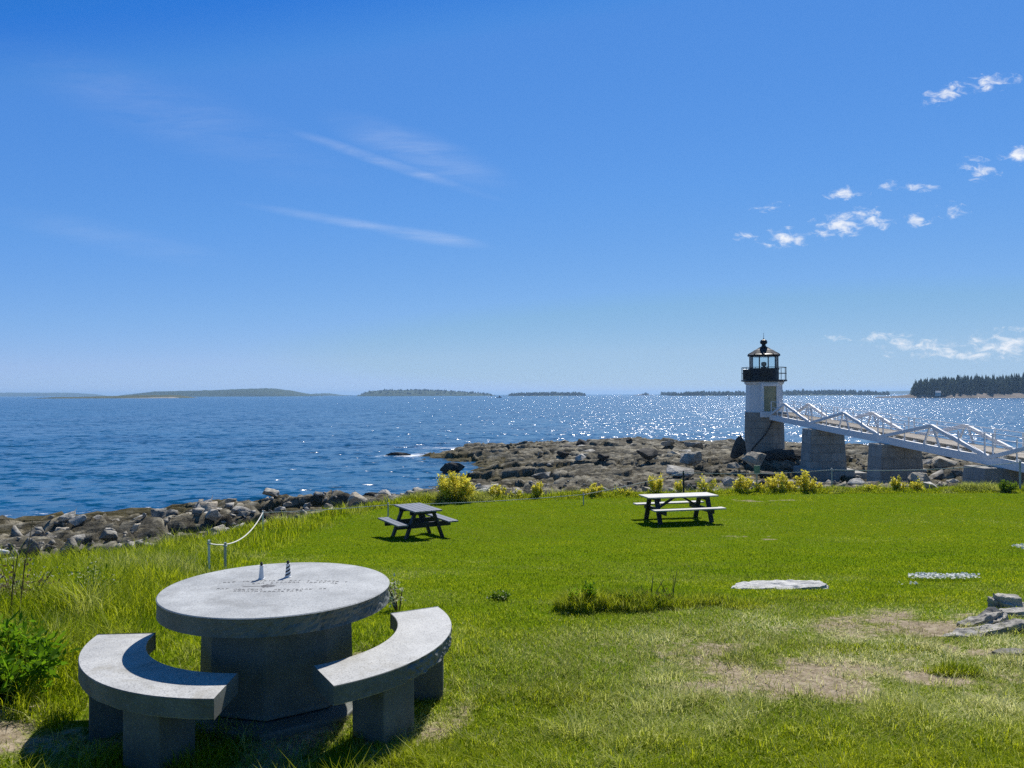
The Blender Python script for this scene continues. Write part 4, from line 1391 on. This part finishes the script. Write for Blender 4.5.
# ------------------------------------------------------------------ rope fence
def post(x, y, h, label, mat='post', r=.022, cap=True):
    z = gz(x, y)
    t = thing('fence_post', (x, y, z), label, 'fence post', 'posts of the rope fence')
    b = MB(); b.tube([(0, 0, -.2), (0, 0, h)], r, 8); b.build('shaft', M[mat], t)
    b = MB(); b.lathe([(r * .6, h - .075), (r * 1.5, h - .07), (r * 1.5, h - .05), (r * .6, h - .045)], 10); b.build('rope_ring', M['grey_post'], t)
    return Vector((x, y, z + h - .06))


def rope(a, b_, sag, label, r=.010):
    pts = []
    for k in range(25):
        u = k / 24
        p = a.lerp(b_, u); p.z -= sag * 4 * u * (1 - u)
        pts.append(p - a)
    b = MB(); b.tube(pts, r, 6); o = b.build('fence_rope', M['rope'], None)
    o.location = a
    tag(o, label, 'rope', 'ropes of the fence')


PA = post(-4.92, 12.5, .56, 'white leaning rope post in tall grass behind the stone table', 'post', .02)
PB = post(-4.75, 12.75, .50, 'bluish grey post in tall grass right beside the white post', 'grey_post', .022)
PC = post(px2x(263, 22.0), 22.0, .60, 'thin white post where the sagging rope turns at the riprap', 'post', .022)
PD = post(px2x(388, 23.6), 23.6, .42, 'grey post at the riprap behind the dark picnic table', 'grey_post', .022)
PE = post(px2x(583, 26.2), 26.2, .42, 'thin post between two yellow bushes in the middle of the lawn edge', 'grey_post', .02)
PF = post(px2x(683, 29.2), 29.2, .95, 'dark stick post behind the pale topped picnic table', 'dark_timber', .035)
PH_ = post(px2x(830, 31.0), 30.9, .90, 'white rope post in front of the bridge pier with the stepped footing', 'grey_post', .03)
PI_ = post(px2x(1019, 30.8), 30.8, 1.20, 'white post in front of the low bridge pier at the end of the rope', 'grey_post', .04)
rope(PA, PC, .30, 'pale rope sagging over the tall grass from the white leaning post', .013)
rope(PC, PD, .03, 'taut pale rope along the riprap behind the tall grass')
rope(PD, PE, .06, 'pale rope passing behind the big yellow bush')
rope(PE, PF, .04, 'pale rope ending behind the pale topped picnic table')
rope(PF, PH_, .10, 'pale rope in front of the lighthouse rock')
rope(PH_, PI_, .14, 'pale rope running in front of the bridge piers', .014)

def sign(x, y):
    z = gz(x, y)
    t = thing('small_sign', (x, y, z), 'small blank green sign on a thin post in front of the lighthouse', 'sign')
    b = MB(); b.box((0, 0, .42), (.05, .03, 1.04)); b.build('post', M['grey_post'], t)
    b = MB(); b.box((0, -.028, .88), (.24, .02, .34)); b.build('panel', M['sign_green'], t, .004)


sign(px2x(754.5, 30.8), 30.6)

# ------------------------------------------------------------------ stones on the lawn
def lawn_stone(x, y, outline, h, mat, label, seed, tilt=(0, 0), inset=.03, rough=.02):
    """flat bedrock block: outline (metres round x, y), height above the grass, tilted top, worn edges"""
    import bmesh
    r = np.random.RandomState(seed)
    bm = bmesh.new()
    dn = .12
    n = len(outline)
    lo = [bm.verts.new((px_ * 1.05, py_ * 1.05, -dn)) for px_, py_ in outline]
    up_ = [bm.verts.new((px_, py_, h + tilt[0] * px_ + tilt[1] * py_ + r.uniform(-.01, .01))) for px_, py_ in outline]
    bm.faces.new(up_); bm.faces.new(lo[::-1])
    for i in range(n): bm.faces.new((lo[i], lo[(i + 1) % n], up_[(i + 1) % n], up_[i]))
    bmesh.ops.bevel(bm, geom=[e for e in bm.edges if e.verts[0].co.z > -dn + .01 or e.verts[1].co.z > -dn + .01], offset=inset, segments=2, affect='EDGES')
    bmesh.ops.triangulate(bm, faces=bm.faces[:])
    for k in range(6):
        bmesh.ops.subdivide_edges(bm, edges=[e for e in bm.edges if e.calc_length() > .03], cuts=1)
        bmesh.ops.triangulate(bm, faces=bm.faces[:])
    co = np.array([v.co[:] for v in bm.verts])
    co[:, 2] += rough * 3 * (fbm(co[:, 0] * 6 + seed, co[:, 1] * 12, seed, 5) - .5) * sstep(-.02, .02, co[:, 2])
    co[:, 1] += rough * 2 * (fbm(co[:, 0] * 6 + seed, co[:, 2] * 14 + 5, seed + 1, 3) - .5)
    co[:, 0] += rough * 2 * (fbm(co[:, 1] * 6 + seed, co[:, 2] * 14 + 5, seed + 2, 3) - .5)
    for v, c in zip(bm.verts, co): v.co = c
    me = bpy.data.meshes.new('lawn_rock'); bm.to_mesh(me); bm.free()
    me.polygons.foreach_set('use_smooth', [True] * len(me.polygons))
    try: me.set_sharp_from_angle(angle=R(50))
    except Exception: pass
    me.materials.append(M[mat])
    o = bpy.data.objects.new('lawn_rock', me); COL.objects.link(o)
    o.location = (x, y, gz(x, y))
    tag(o, label, 'rock')


lawn_stone(px2x(780, 9.9), 9.95, [(-.68, -.10), (-.60, -.22), (-.30, -.20), (.10, -.17), (.45, -.15), (.62, -.05), (.58, .16), (.2, .20), (-.3, .16), (-.55, .08)], .048, 'slab', 'long pale stone slab lying flat on the grass', 401, (.012, .05), .03, .022)
lawn_stone(px2x(1000, 8.4), 8.4, [(-.16, -.02), (-.12, -.12), (.08, -.13), (.25, -.06), (.24, .10), (.0, .14), (-.13, .09)], .12, 'outcrop', 'rounded dark grey rock, topmost of the bedrock outcrop in the lawn', 402, (-.10, .05), .06, .035)
lawn_stone(px2x(1020, 7.9), 7.95, [(-.28, -.03), (-.1, -.10), (.2, -.12), (.5, -.02), (.5, .12), (.1, .13), (-.18, .07)], .055, 'outcrop', 'grey ledge of bedrock right behind the wedge shaped rock', 403, (.05, .05), .03, .02)
lawn_stone(px2x(980, 7.55), 7.55, [(-.36, -.10), (-.16, -.16), (.05, -.12), (.28, .04), (.34, .16), (.14, .18), (-.08, .08), (-.3, -.02)], .075, 'outcrop', 'wedge shaped grey rock in the middle of the bedrock outcrop', 404, (.17, .04), .045, .04)
lawn_stone(px2x(988, 7.1), 7.15, [(-.58, -.14), (-.3, -.17), (.0, -.07), (.3, .04), (.62, .10), (.62, .2), (.2, .16), (-.1, .06), (-.4, -.02)], .045, 'outcrop', 'long low brown ledge along the front of the bedrock outcrop', 405, (.06, .10), .03, .032)
lawn_stone(px2x(1018, 6.4), 6.45, [(-.26, -.02), (-.2, -.07), (.1, -.08), (.3, -.05), (.3, .06), (-.1, .06)], .022, 'outcrop', 'small flat stone in the dry grass below the bedrock outcrop', 406, (0, .05), .02, .012)

# ------------------------------------------------------------------ plants
def quads(P, D, Wv):
    """leaf quads: base P, length vector D, width vector Wv -> diamond of 4 verts"""
    n = len(P)
    V = np.stack([P, P + D * .5 + Wv, P + D, P + D * .5 - Wv], 1).reshape(-1, 3)
    F = np.arange(n * 4).reshape(n, 4)
    return V, F


def bush(x, y, rx, h, label, flower='yellow', nleaf=700, nfl=450, leafm='bush_leaf', name='flowering_bush', group='yellow flowering bushes along the lawn edge', fl_top=.45, size=.05, cat='bush', fsize=.03, seed=0, sparse=False):
    r = np.random.RandomState(500 + seed)
    z = gz(x, y)
    t = thing(name, (x, y, z), label, cat, group)
    # stems
    b = MB()
    ns = (14 if flower != 'yellow' else int(8 + 10 * rx)) if not sparse else 9
    tips = []
    for i in range(ns):
        a = r.uniform(0, 6.28); q = math.sqrt(r.rand()) * rx * .9
        hh = h * (1 - .35 * (q / rx) ** 2) * r.uniform(.55, 1.12)
        tip = np.array([q * math.cos(a), q * math.sin(a), hh]); tips.append(tip)
        b.tube([(tip[0] * .2, tip[1] * .2, -.03), (tip[0] * .65, tip[1] * .65, hh * .55), tuple(tip)], [.009, .007, .004], 5, False)
    b.build('stems', M['stalk'] if sparse else M['leaf'], t)
    st = t.children[-1]
    a_ = st.data.attributes.new('tint', 'FLOAT', 'POINT'); a_.data.foreach_set('value', np.full(len(st.data.vertices), .4, np.float32))
    tips = np.array(tips)
    def pts(n, top):
        k = r.randint(len(tips), size=n)
        u = r.uniform(.15, 1.0, n) if not top else r.uniform(1 - fl_top, 1.06, n)
        c = tips[k] * np.stack([.35 + .65 * u, .35 + .65 * u, u], -1)
        c = c + r.normal(size=(n, 3)) * np.array([rx * .13, rx * .13, h * .07]) * (1 if flower != 'yellow' else .9)
        c[:, 2] = np.maximum(c[:, 2], .01)
        return c
    P = pts(nleaf, False)
    D = r.normal(size=(nleaf, 3)) * size; D[:, 2] += size * .5
    Wv = np.cross(D, r.normal(size=(nleaf, 3))); Wv /= (np.linalg.norm(Wv, axis=1, keepdims=True) + 1e-9); Wv *= size * .32
    V, F = quads(P, D, Wv)
    mesh_obj('foliage', V, F, M[leafm], t, attrs={'tint': np.repeat(np.clip(.5 + r.normal(size=nleaf) * .25, 0, 1), 4)})
    if nfl:
        P = pts(nfl, True)
        D = r.normal(size=(nfl, 3)) * fsize * 1.25; Wv = np.cross(D, r.normal(size=(nfl, 3))); Wv /= (np.linalg.norm(Wv, axis=1, keepdims=True) + 1e-9); Wv *= fsize * .7
        V, F = quads(P - D * .5, D, Wv)
        mesh_obj('flowers', V, F, M[flower], t, attrs={'tint': np.repeat(r.rand(nfl), 4)})
    return t


bl = [(455, 27.4, .78, 1.02, 'largest bright yellow bush, right behind the dark picnic table', 2200, 1700),
      (497, 28.2, .34, .60, 'loose yellow green bush just right of the largest yellow bush', 450, 220),
      (537, 28.4, .26, .68, 'slim yellow bush standing halfway between the two picnic tables', 420, 330),
      (592, 29.0, .42, .52, 'low yellow bush left of the pale topped picnic table', 520, 420),
      (657, 29.7, .38, .85, 'round yellow bush showing above the left end of the pale picnic table', 450, 520),
      (679, 29.9, .26, .55, 'small dull yellow bush above the middle of the pale picnic table', 260, 130),
      (706, 30.1, .45, .72, 'sparse pale green bush above the right end of the pale picnic table', 420, 110),
      (742, 30.2, .38, .78, 'yellow bush just left of the small green sign', 430, 420),
      (776, 30.3, .44, .82, 'full yellow bush just right of the small green sign', 480, 560),
      (804, 30.3, .46, .88, 'tall yellow bush between the sign and the white rope post', 480, 580),
      (897, 30.6, .34, .62, 'yellow green bush in front of the middle bridge pier', 380, 240),
      (916, 30.6, .30, .56, 'small yellow green bush at the right edge of the middle bridge pier', 340, 180),
      (349, 27.0, .26, .42, 'little yellow bush at the riprap left of the dark picnic table', 260, 220)]
bl += [(474, 28.0, .30, .40, 'low straggly yellow plant between the largest yellow bush and the loose yellow green one', 200, 60),
       (517, 28.4, .30, .38, 'low straggly yellow plant just left of the slim yellow bush', 180, 70),
       (625, 29.3, .34, .36, 'low straggly yellow plant just left of the pale topped picnic table', 200, 60),
       (760, 30.3, .32, .45, 'straggly yellow plant right at the foot of the small green sign', 200, 110),
       (791, 30.4, .34, .55, 'straggly yellow plant filling the gap between the full and the tall yellow bushes', 220, 150),
       (816, 30.5, .28, .42, 'small yellow plant just left of the white rope post', 180, 110),
       (872, 30.6, .36, .40, 'low pale yellow plant at the left foot of the middle bridge pier', 200, 70)]
for i, (px, Y, rx, h, lab, nl, nf) in enumerate(bl):
    k_ = 1.0 if i == 0 else .86
    bush(px2x(px, Y), Y, rx * (1.0 if i == 0 else 1.02), h * k_, lab, nleaf=int(nl * .5), nfl=int(nf * 2.6), seed=i, size=.045, fsize=.036, fl_top=.58)
bush(px2x(1006, 30.2), 30.2, .45, .42, 'dense plain green bush in front of the low bridge pier', nleaf=800, nfl=0, name='green_bush', group=None, seed=31, size=.06)
bush(-3.55, 5.4, .50, .48, 'bright green leafy weed beside the shadowed stone bench', nleaf=3000, nfl=0, leafm='leaf', name='leafy_weed', group=None, seed=32, size=.045, cat='plant')
bush(-4.15, 5.9, .50, .46, 'leafy weed at the edge of the dry ground, left of the stone bench', nleaf=2600, nfl=0, leafm='leaf', name='leafy_weed', group=None, seed=42, size=.042, cat='plant')
bush(px2x(88, 8.3), 8.3, .36, .50, 'cream flowered weed rising from the tall grass left of the stone table', 'cream', 480, 420, name='flowering_weed', group=None, seed=33, size=.035, fsize=.011, fl_top=.6, cat='plant')
bush(px2x(22, 8.6), 8.6, .45, .50, 'pale dry weed in the tall grass at the far left', 'cream', 260, 300, leafm='stalk', name='flowering_weed', group=None, seed=34, size=.035, fsize=.011, fl_top=.7, sparse=True, cat='plant')
bush(px2x(398, 8.3), 8.3, .15, .30, 'cream seed heads on thin stems behind the right end of the table', 'cream', 60, 170, leafm='stalk', name='seeding_weed', group=None, seed=35, size=.02, fsize=.016, fl_top=.6, sparse=True, cat='plant')
bush(px2x(580, 8.2), 8.2, .19, .27, 'dark leafy weed clump at the left end of the unmown strip', nleaf=1100, nfl=0, leafm='leaf', name='weed_clump', group=None, seed=36, size=.032, cat='plant')
bush(px2x(618, 8.4), 8.4, .24, .20, 'leafy weed clump in the middle of the unmown strip', nleaf=700, nfl=0, leafm='bush_leaf', name='weed_clump', group=None, seed=37, size=.030, cat='plant')
bush(px2x(652, 8.5), 8.5, .24, .23, 'reddish stemmed weed clump at the right of the unmown strip', nleaf=330, nfl=60, flower='stalk', leafm='bush_leaf', name='weed_clump', group=None, seed=38, size=.028, fsize=.014, sparse=True, cat='plant')
bush(px2x(500, 8.9), 8.9, .16, .09, 'low pale weed between the stone table and the unmown strip', 'cream', 200, 60, name='weed_clump', group=None, seed=39, size=.03, fsize=.012, cat='plant')


def tall_stalks(x, y, n, h, label, seed):
    r = np.random.RandomState(seed)
    z = gz(x, y)
    b = MB()
    for i in range(n):
        px_, py_ = r.normal(size=2) * .12
        hh = h * r.uniform(.7, 1.1); lx, ly = r.normal(size=2) * .08
        b.tube([(px_, py_, -.03), (px_ + lx * .4, py_ + ly * .4, hh * .5), (px_ + lx, py_ + ly, hh)], [.006, .005, .003], 5)
    o = b.build('dry_stalks', M['stalk'], None); o.location = (x, y, z)
    a = o.data.attributes.new('tint', 'FLOAT', 'POINT'); a.data.foreach_set('value', r.rand(len(o.data.vertices)).astype(np.float32))
    tag(o, label, 'plant')


tall_stalks(px2x(6, 7.6), 7.6, 7, .95, 'tall bare brown stalks in the tall grass at the far left', 601)
tall_stalks(px2x(660, 8.5), 8.5, 5, .34, 'thin brown stalks rising from the unmown strip', 602)


def flower_patch(x, y, rx, ry, n, label, seed, s=.018, h=.05):
    r = np.random.RandomState(seed)
    z = gz(x, y)
    t = thing('white_flower_patch', (x, y, z), label, 'flowers')
    a = r.uniform(0, 6.28, n); q = np.sqrt(r.rand(n))
    cx = q * np.cos(a) * rx; cy = q * np.sin(a) * ry
    hz_ = np.array([gz(x + i, y + j) - z for i, j in zip(cx, cy)]) + r.uniform(.4, 1, n) * h
    P = np.stack([cx, cy, hz_], -1)
    k = 5
    V, F = [], []
    for p in P:
        nrm = Vector((r.normal() * .5, -.5 + r.normal() * .4, 1)).normalized(); e1 = nrm.orthogonal().normalized(); e2 = nrm.cross(e1)
        for j in range(k):
            aa = 2 * math.pi * j / k
            d = e1 * math.cos(aa) + e2 * math.sin(aa); w = nrm.cross(d)
            b0 = len(V); pp = Vector(p)
            V += [pp, pp + d * s * .6 + w * s * .35, pp + d * s, pp + d * s * .6 - w * s * .35]
            F.append((b0, b0 + 1, b0 + 2, b0 + 3))
    mesh_obj('blooms', np.array([tuple(v) for v in V]), np.array(F), M['white_petal'], t, attrs={'tint': np.repeat(r.rand(len(V) // 4), 4)})
    Pb = P.copy(); Pb[:, 2] = hz_ - h
    D = P - Pb; Wv = np.tile(np.array([[.0025, 0, 0]]), (n, 1))
    V, F = quads(Pb, D, Wv)
    mesh_obj('stems', V, F, M['bush_leaf'], t, attrs={'tint': np.full(len(V), .5)})


flower_patch(px2x(946, 10.8), 10.9, .50, .16, 300, 'patch of small white flowers in the grass above the bedrock outcrop', 701, .02, .10)
flower_patch(px2x(1024, 16.2), 16.2, .30, .16, 60, 'tuft of white flowers on the lawn at the far right', 702, .028, .16)
flower_patch(px2x(906, 10.2), 10.2, .12, .06, 9, 'few scattered white flowers just left of the white flower patch', 703)

# ------------------------------------------------------------------ driftwood, boat, buoy
b = MB(); b.tube([(-.9, -.2, .0), (-.3, -.05, .12), (.3, .05, .14), (.62, .1, .10)], [.09, .11, .10, .06], 10); o = b.build('driftwood_log', M['slab'], None)
o.location = (px2x(-10, 21.5), 21.5, gz(px2x(-10, 21.5), 21.5) + .62); o.scale = (.8, .8, .8); tag(o, 'bleached pale driftwood log on the riprap at the far left', 'log')


def build_boat():
    Y = 1500; x = px2x(499, Y)
    t = thing('fishing_boat', (x, Y, 0), 'tiny dark fishing boat on the horizon between two wooded islands', 'boat', rz=R(20))
    b = MB()
    secs = [(-5, 1.5, 1.1), (-2, 1.7, 1.1), (2, 1.5, 1.3), (4.5, .7, 1.7), (5.8, .05, 2.0)]
    vs, fs = [], []
    for (xx, w, z) in secs:
        vs += [(xx, -w, z), (xx, -w * .7, -.4), (xx, w * .7, -.4), (xx, w, z)]
    for i in range(len(secs) - 1):
        for k in range(3):
            fs.append((i * 4 + k, i * 4 + k + 1, (i + 1) * 4 + k + 1, (i + 1) * 4 + k))
        fs.append((i * 4 + 3, i * 4, (i + 1) * 4, (i + 1) * 4 + 3))
    fs += [(0, 1, 2, 3), (16, 19, 18, 17)]
    b.add(vs, fs); b.build('hull', M['black'], t)
    b = MB(); b.box((1.2, 0, 2.3), (2.6, 2.2, 2.4)); b.box((.6, 0, 3.6), (4.2, 2.5, .18)); b.build('wheelhouse', M['roof'], t, .05)
    b = MB(); b.tube([(.5, 0, 3.6), (.5, 0, 6.2)], .08, 6); b.build('mast', M['black'], t)


build_boat()


def build_buoy():
    Y = 900; x = px2x(729, Y)
    t = thing('channel_buoy', (x, Y, 0), 'dark buoy floating on the glittering water left of the lighthouse', 'buoy')
    b = MB(); b.lathe([(.6, -.6), (1.1, -.2), (1.2, .5), (.9, .9), (.3, 1.0)], 20); b.build('float', M['black'], t)
    b = MB()
    for k in range(4):
        a = math.pi / 4 + k * math.pi / 2
        b.tube([(.8 * math.cos(a), .8 * math.sin(a), .8), (.25 * math.cos(a), .25 * math.sin(a), 3.2)], .09, 6)
    b.build('tower_frame', M['black'], t)
    b = MB(); b.lathe([(.35, 3.1), (.45, 3.3), (.45, 3.8), (.2, 4.0)], 14); b.build('lamp_head', M['black'], t)


build_buoy()

# ------------------------------------------------------------------ grass (stuff)
LONG_X = np.array([(-2.6, 3.0), (-2.75, 6.5), (-3.5, 9.5), (-4.4, 13), (-5.4, 17), (-5.3, 21), (-4.3, 25.3), (-1, 27.2), (3.4, 28.7), (9, 29.7), (21, 30.2), (60, 34)])
LONG_POLY = [tuple(p) for p in LONG_X] + [(60, 60), (-60, 60), (-60, 3.0)]


def blades(P, h, w, az, lean, bend, name, tint, dry, mat='grass'):
    n = len(P)
    up = np.array([0, 0, 1.0])
    dirv = np.stack([np.cos(az), np.sin(az), np.zeros(n)], -1)
    sidev = np.stack([-np.sin(az), np.cos(az), np.zeros(n)], -1)
    mid = P + up * (h * .55)[:, None] + dirv * (h * lean * .5)[:, None]
    tip = P + up * (h * (1 - .25 * bend))[:, None] + dirv * (h * (lean + bend))[:, None]
    V = np.stack([P - sidev * (w * .5)[:, None], P + sidev * (w * .5)[:, None], mid + sidev * (w * .42)[:, None], mid - sidev * (w * .42)[:, None], tip], 1).reshape(-1, 3)
    b = np.arange(n) * 5
    F = np.stack([np.stack([b, b + 1, b + 2], -1), np.stack([b, b + 2, b + 3], -1), np.stack([b + 3, b + 2, b + 4], -1)], 1).reshape(-1, 3)
    o = mesh_obj(name, V, F, M[mat], attrs={'tint': np.repeat(tint, 5), 'dry': np.repeat(dry, 5)})
    return tag(o, kind='stuff')


def sample_area(n, ymin, ymax, r, power=2.0):
    """positions in the wedge in front of the camera; density falls with distance"""
    u = r.rand(n)
    if power == 2.0:
        y = ymin * (ymax / ymin) ** u
    else:
        y = (ymin ** .5 + (ymax ** .5 - ymin ** .5) * u) ** 2
    x = r.uniform(-1, 1, n) * (.72 * y + .6)
    return x, y


def build_grass():
    r = np.random.RandomState(11)
    # short turf
    n = 430000
    x, y = sample_area(n, 2.6, 31.5, r, 2.0)
    ye = np.interp(x, EX, EY)
    longz = inside(x, y, LONG_POLY)
    d = dry_amount(x, y)
    keep = (y < ye - .1) & ~(longz & (r.rand(n) < .8)) & (r.rand(n) > np.clip(d * 1.25 - .25, 0, .93)) & (np.hypot(x - SX, y - SY) > .56)
    x, y, d = x[keep], y[keep], d[keep]
    n = len(x)
    clump = fbm(x * 1.6, y * 1.6, 81, 3); cl2 = fbm(x * 5, y * 5, 83, 3)
    near = sstep(10, 5, y)
    h = (.016 + .024 * r.rand(n)) * (1 + .45 * near) * (1 + 1.6 * near * np.clip((cl2 - .45) * 4, 0, 1.6) * (r.rand(n) < .7)) * (1 - .3 * d) * (1 + .006 * y)
    w = .0030 + .00042 * y
    tint = np.clip(.46 + .24 * near + .12 * near * (cl2 - .4) * 5 + .95 * (fbm(x * .28, y * .5, 87, 3) - .5) + (clump - .5) * 1.1 + r.normal(size=n) * (.12 + .16 * near), 0, 1)
    dr = np.clip(d * .8 + straw_amount(x, y) + r.normal(size=n) * .20 - .14 + .38 * sstep(.52, .68, fbm(x * .45 + 31, y * .8, 89, 4)), 0, 1)
    P = np.stack([x, y, lawn_z(x, y) - .004], -1)
    blades(P, h, w, r.uniform(0, 6.28, n), r.uniform(.1, 1.3, n), r.uniform(.05, .6, n), 'short_grass', tint, dr)
    # tall grass on the left bank and along the lawn edge
    n = 230000
    x, y = sample_area(n, 4.2, 32.5, r, 2.0)
    ye = np.interp(x, EX, EY)
    db = seg_dist(x, y, [tuple(p) for p in LONG_X])
    longz = inside(x, y, LONG_POLY)
    keep = longz & (y < ye + .25 + .5 * (fbm(x, y, 95) - .5)) & (dry_amount(x, y) < .35) & (np.hypot(x - SX, y - SY) > 1.25)
    x, y, db = x[keep], y[keep], db[keep]
    n = len(x)
    cl = fbm(x * .9, y * .9, 97, 4); cl2 = fbm(x * 3.2, y * 3.2, 99, 3)
    full = np.where(y > 24.0 + .0 * x, .36, .34)
    h = full * sstep(-.1, 1.1, db) * np.clip(.15 + 1.6 * cl, .2, 2) * (.35 + 1.2 * cl2) * r.uniform(.55, 1.15, n) + .05
    w = .0042 + .00045 * y
    tint = np.clip(.52 + (cl2 - .5) * 1.2 + (cl - .5) * .8 + r.normal(size=n) * .2, 0, 1)
    dr = np.clip(r.normal(size=n) * .14 - .02 + .5 * sstep(.56, .7, fbm(x * .6 + 20, y * .6, 103, 4)), 0, 1)
    P = np.stack([x, y, lawn_z(x, y) - .01], -1)
    P[:, 2] = np.where(y > np.interp(x, EX, EY) - .3, P[:, 2] - .18, P[:, 2])
    blades(P, h, w, r.uniform(0, 6.28, n), r.uniform(.05, .5, n), r.uniform(.1, .6, n), 'tall_grass', tint, dr)
    # ragged strip of grass right along the lawn edge
    n = 70000
    x = r.uniform(-9, 25, n); ye = np.interp(x, EX, EY)
    y = ye + .15 - 1.75 * r.rand(n) ** 1.2
    cl = fbm(x * .8, y * .8, 197, 3); cl2 = fbm(x * 2.6, y * 2.6, 199, 3)
    k = (np.abs(x) < .72 * y + .8); x, y, cl, cl2, ye = x[k], y[k], cl[k], cl2[k], ye[k]; n = len(x)
    h = .40 * np.clip((cl - .25) * 1.8, .12, 1.3) * (.45 + cl2) * sstep(1.75, .7, ye - y) * r.uniform(.5, 1.1, n) + .05
    tint = np.clip(.62 + (cl2 - .5) * 1.2 + r.normal(size=n) * .2, 0, 1)
    P = np.stack([x, y, lawn_z(x, y) - .01 - .2 * (y > ye - .25)], -1)
    blades(P, h, np.full(n, .017), r.uniform(0, 6.28, n), r.uniform(.05, .5, n), r.uniform(.1, .6, n), 'edge_grass', tint, np.clip(r.normal(size=n) * .12 + .4 * sstep(.6, .7, cl), 0, 1))
    # unmown strip and tufts in the near lawn
    xs, ys, hs = [], [], []
    for cx, cy, rx, ry, m, hh in ((.80, 8.25, .36, .24, 3800, .29), (1.3, 8.4, .55, .32, 4200, .23), (1.95, 8.6, .8, .30, 3800, .17), (2.3, 8.5, .7, .25, 3600, .10), (3.3, 8.9, .5, .15, 1200, .07), (3.35, 5.9, .22, .13, 1500, .11), (2.2, 3.55, .28, .14, 1600, .09), (.3, 5.4, .5, .25, 2500, .07),
                              (-.55, 4.45, .5, .3, 2600, .08), (-2.1, 5.9, .35, .25, 900, .2), (-.95, 5.35, .25, .2, 500, .14), (-.55, 6.4, .4, .3, 900, .12), (3.0, 6.6, .6, .2, 1400, .06), (4.6, 8.9, .6, .25, 1500, .07)):
        a = r.uniform(0, 6.28, m); q = np.sqrt(r.rand(m))
        xs.append(cx + rx * q * np.cos(a)); ys.append(cy + ry * q * np.sin(a)); hs.append(hh * (1.15 - .6 * q) * r.uniform(.5, 1.2, m))
    x, y, h = map(np.concatenate, (xs, ys, hs))
    k = fbm(x * 3.1, y * 5.5, 107, 3) + .25 * r.rand(len(x)) > .56; x, y, h = x[k], y[k], h[k]; n = len(x)
    P = np.stack([x, y, lawn_z(x, y) - .005], -1)
    tint = np.clip(.80 + 1.2 * (fbm(x * 4, y * 4, 105) - .5) + r.normal(size=n) * .22, 0, 1)
    blades(P, h, np.full(n, .005), r.uniform(0, 6.28, n), r.uniform(.05, .5, n), r.uniform(.1, .6, n), 'tufted_grass', tint, np.clip(r.normal(size=n) * .2 + .02, 0, 1))
    # straw litter lying on the dry ground
    n = 42000
    x, y = sample_area(n, 3.0, 10.5, r, 2.0)
    d = dry_amount(x, y) + .45 * straw_amount(x, y)
    k = r.rand(n) < np.clip(d * 1.6, 0, 1) * (1 - .7 * sstep(.45, .8, d))
    x, y = x[k], y[k]; n = len(x)
    P = np.stack([x, y, lawn_z(x, y) + .004], -1)
    h = r.uniform(.012, .03, n)
    blades(P, h, np.full(n, .0035), r.uniform(0, 6.28, n), r.uniform(1.0, 2.4, n), r.uniform(.1, .8, n), 'straw_litter', r.rand(n), np.clip(.85 + r.normal(size=n) * .2, 0, 1))
    # small pebbles / pale specks of clover flowers on the turf
    n = 900
    x, y = sample_area(n, 5, 29, r, 2.0)
    k = ~inside(x, y, LONG_POLY) & (np.hypot(x - SX, y - SY) > 1.3); x, y = x[k], y[k]; n = len(x)
    s = .006 + .0006 * y
    P = np.stack([x, y, lawn_z(x, y) + .05], -1)
    D = r.normal(size=(n, 3)) * .3 + np.array([1, 0, .3]); D = D / np.linalg.norm(D, axis=1, keepdims=True) * s[:, None]
    Wv = np.cross(D, np.array([[0, -.7, .7]])) * .6
    V, F = quads(P, D, Wv)
    tag(mesh_obj('clover_specks', V, F, M['cream'], attrs={'tint': np.repeat(r.rand(n), 4)}), kind='stuff')


build_grass()
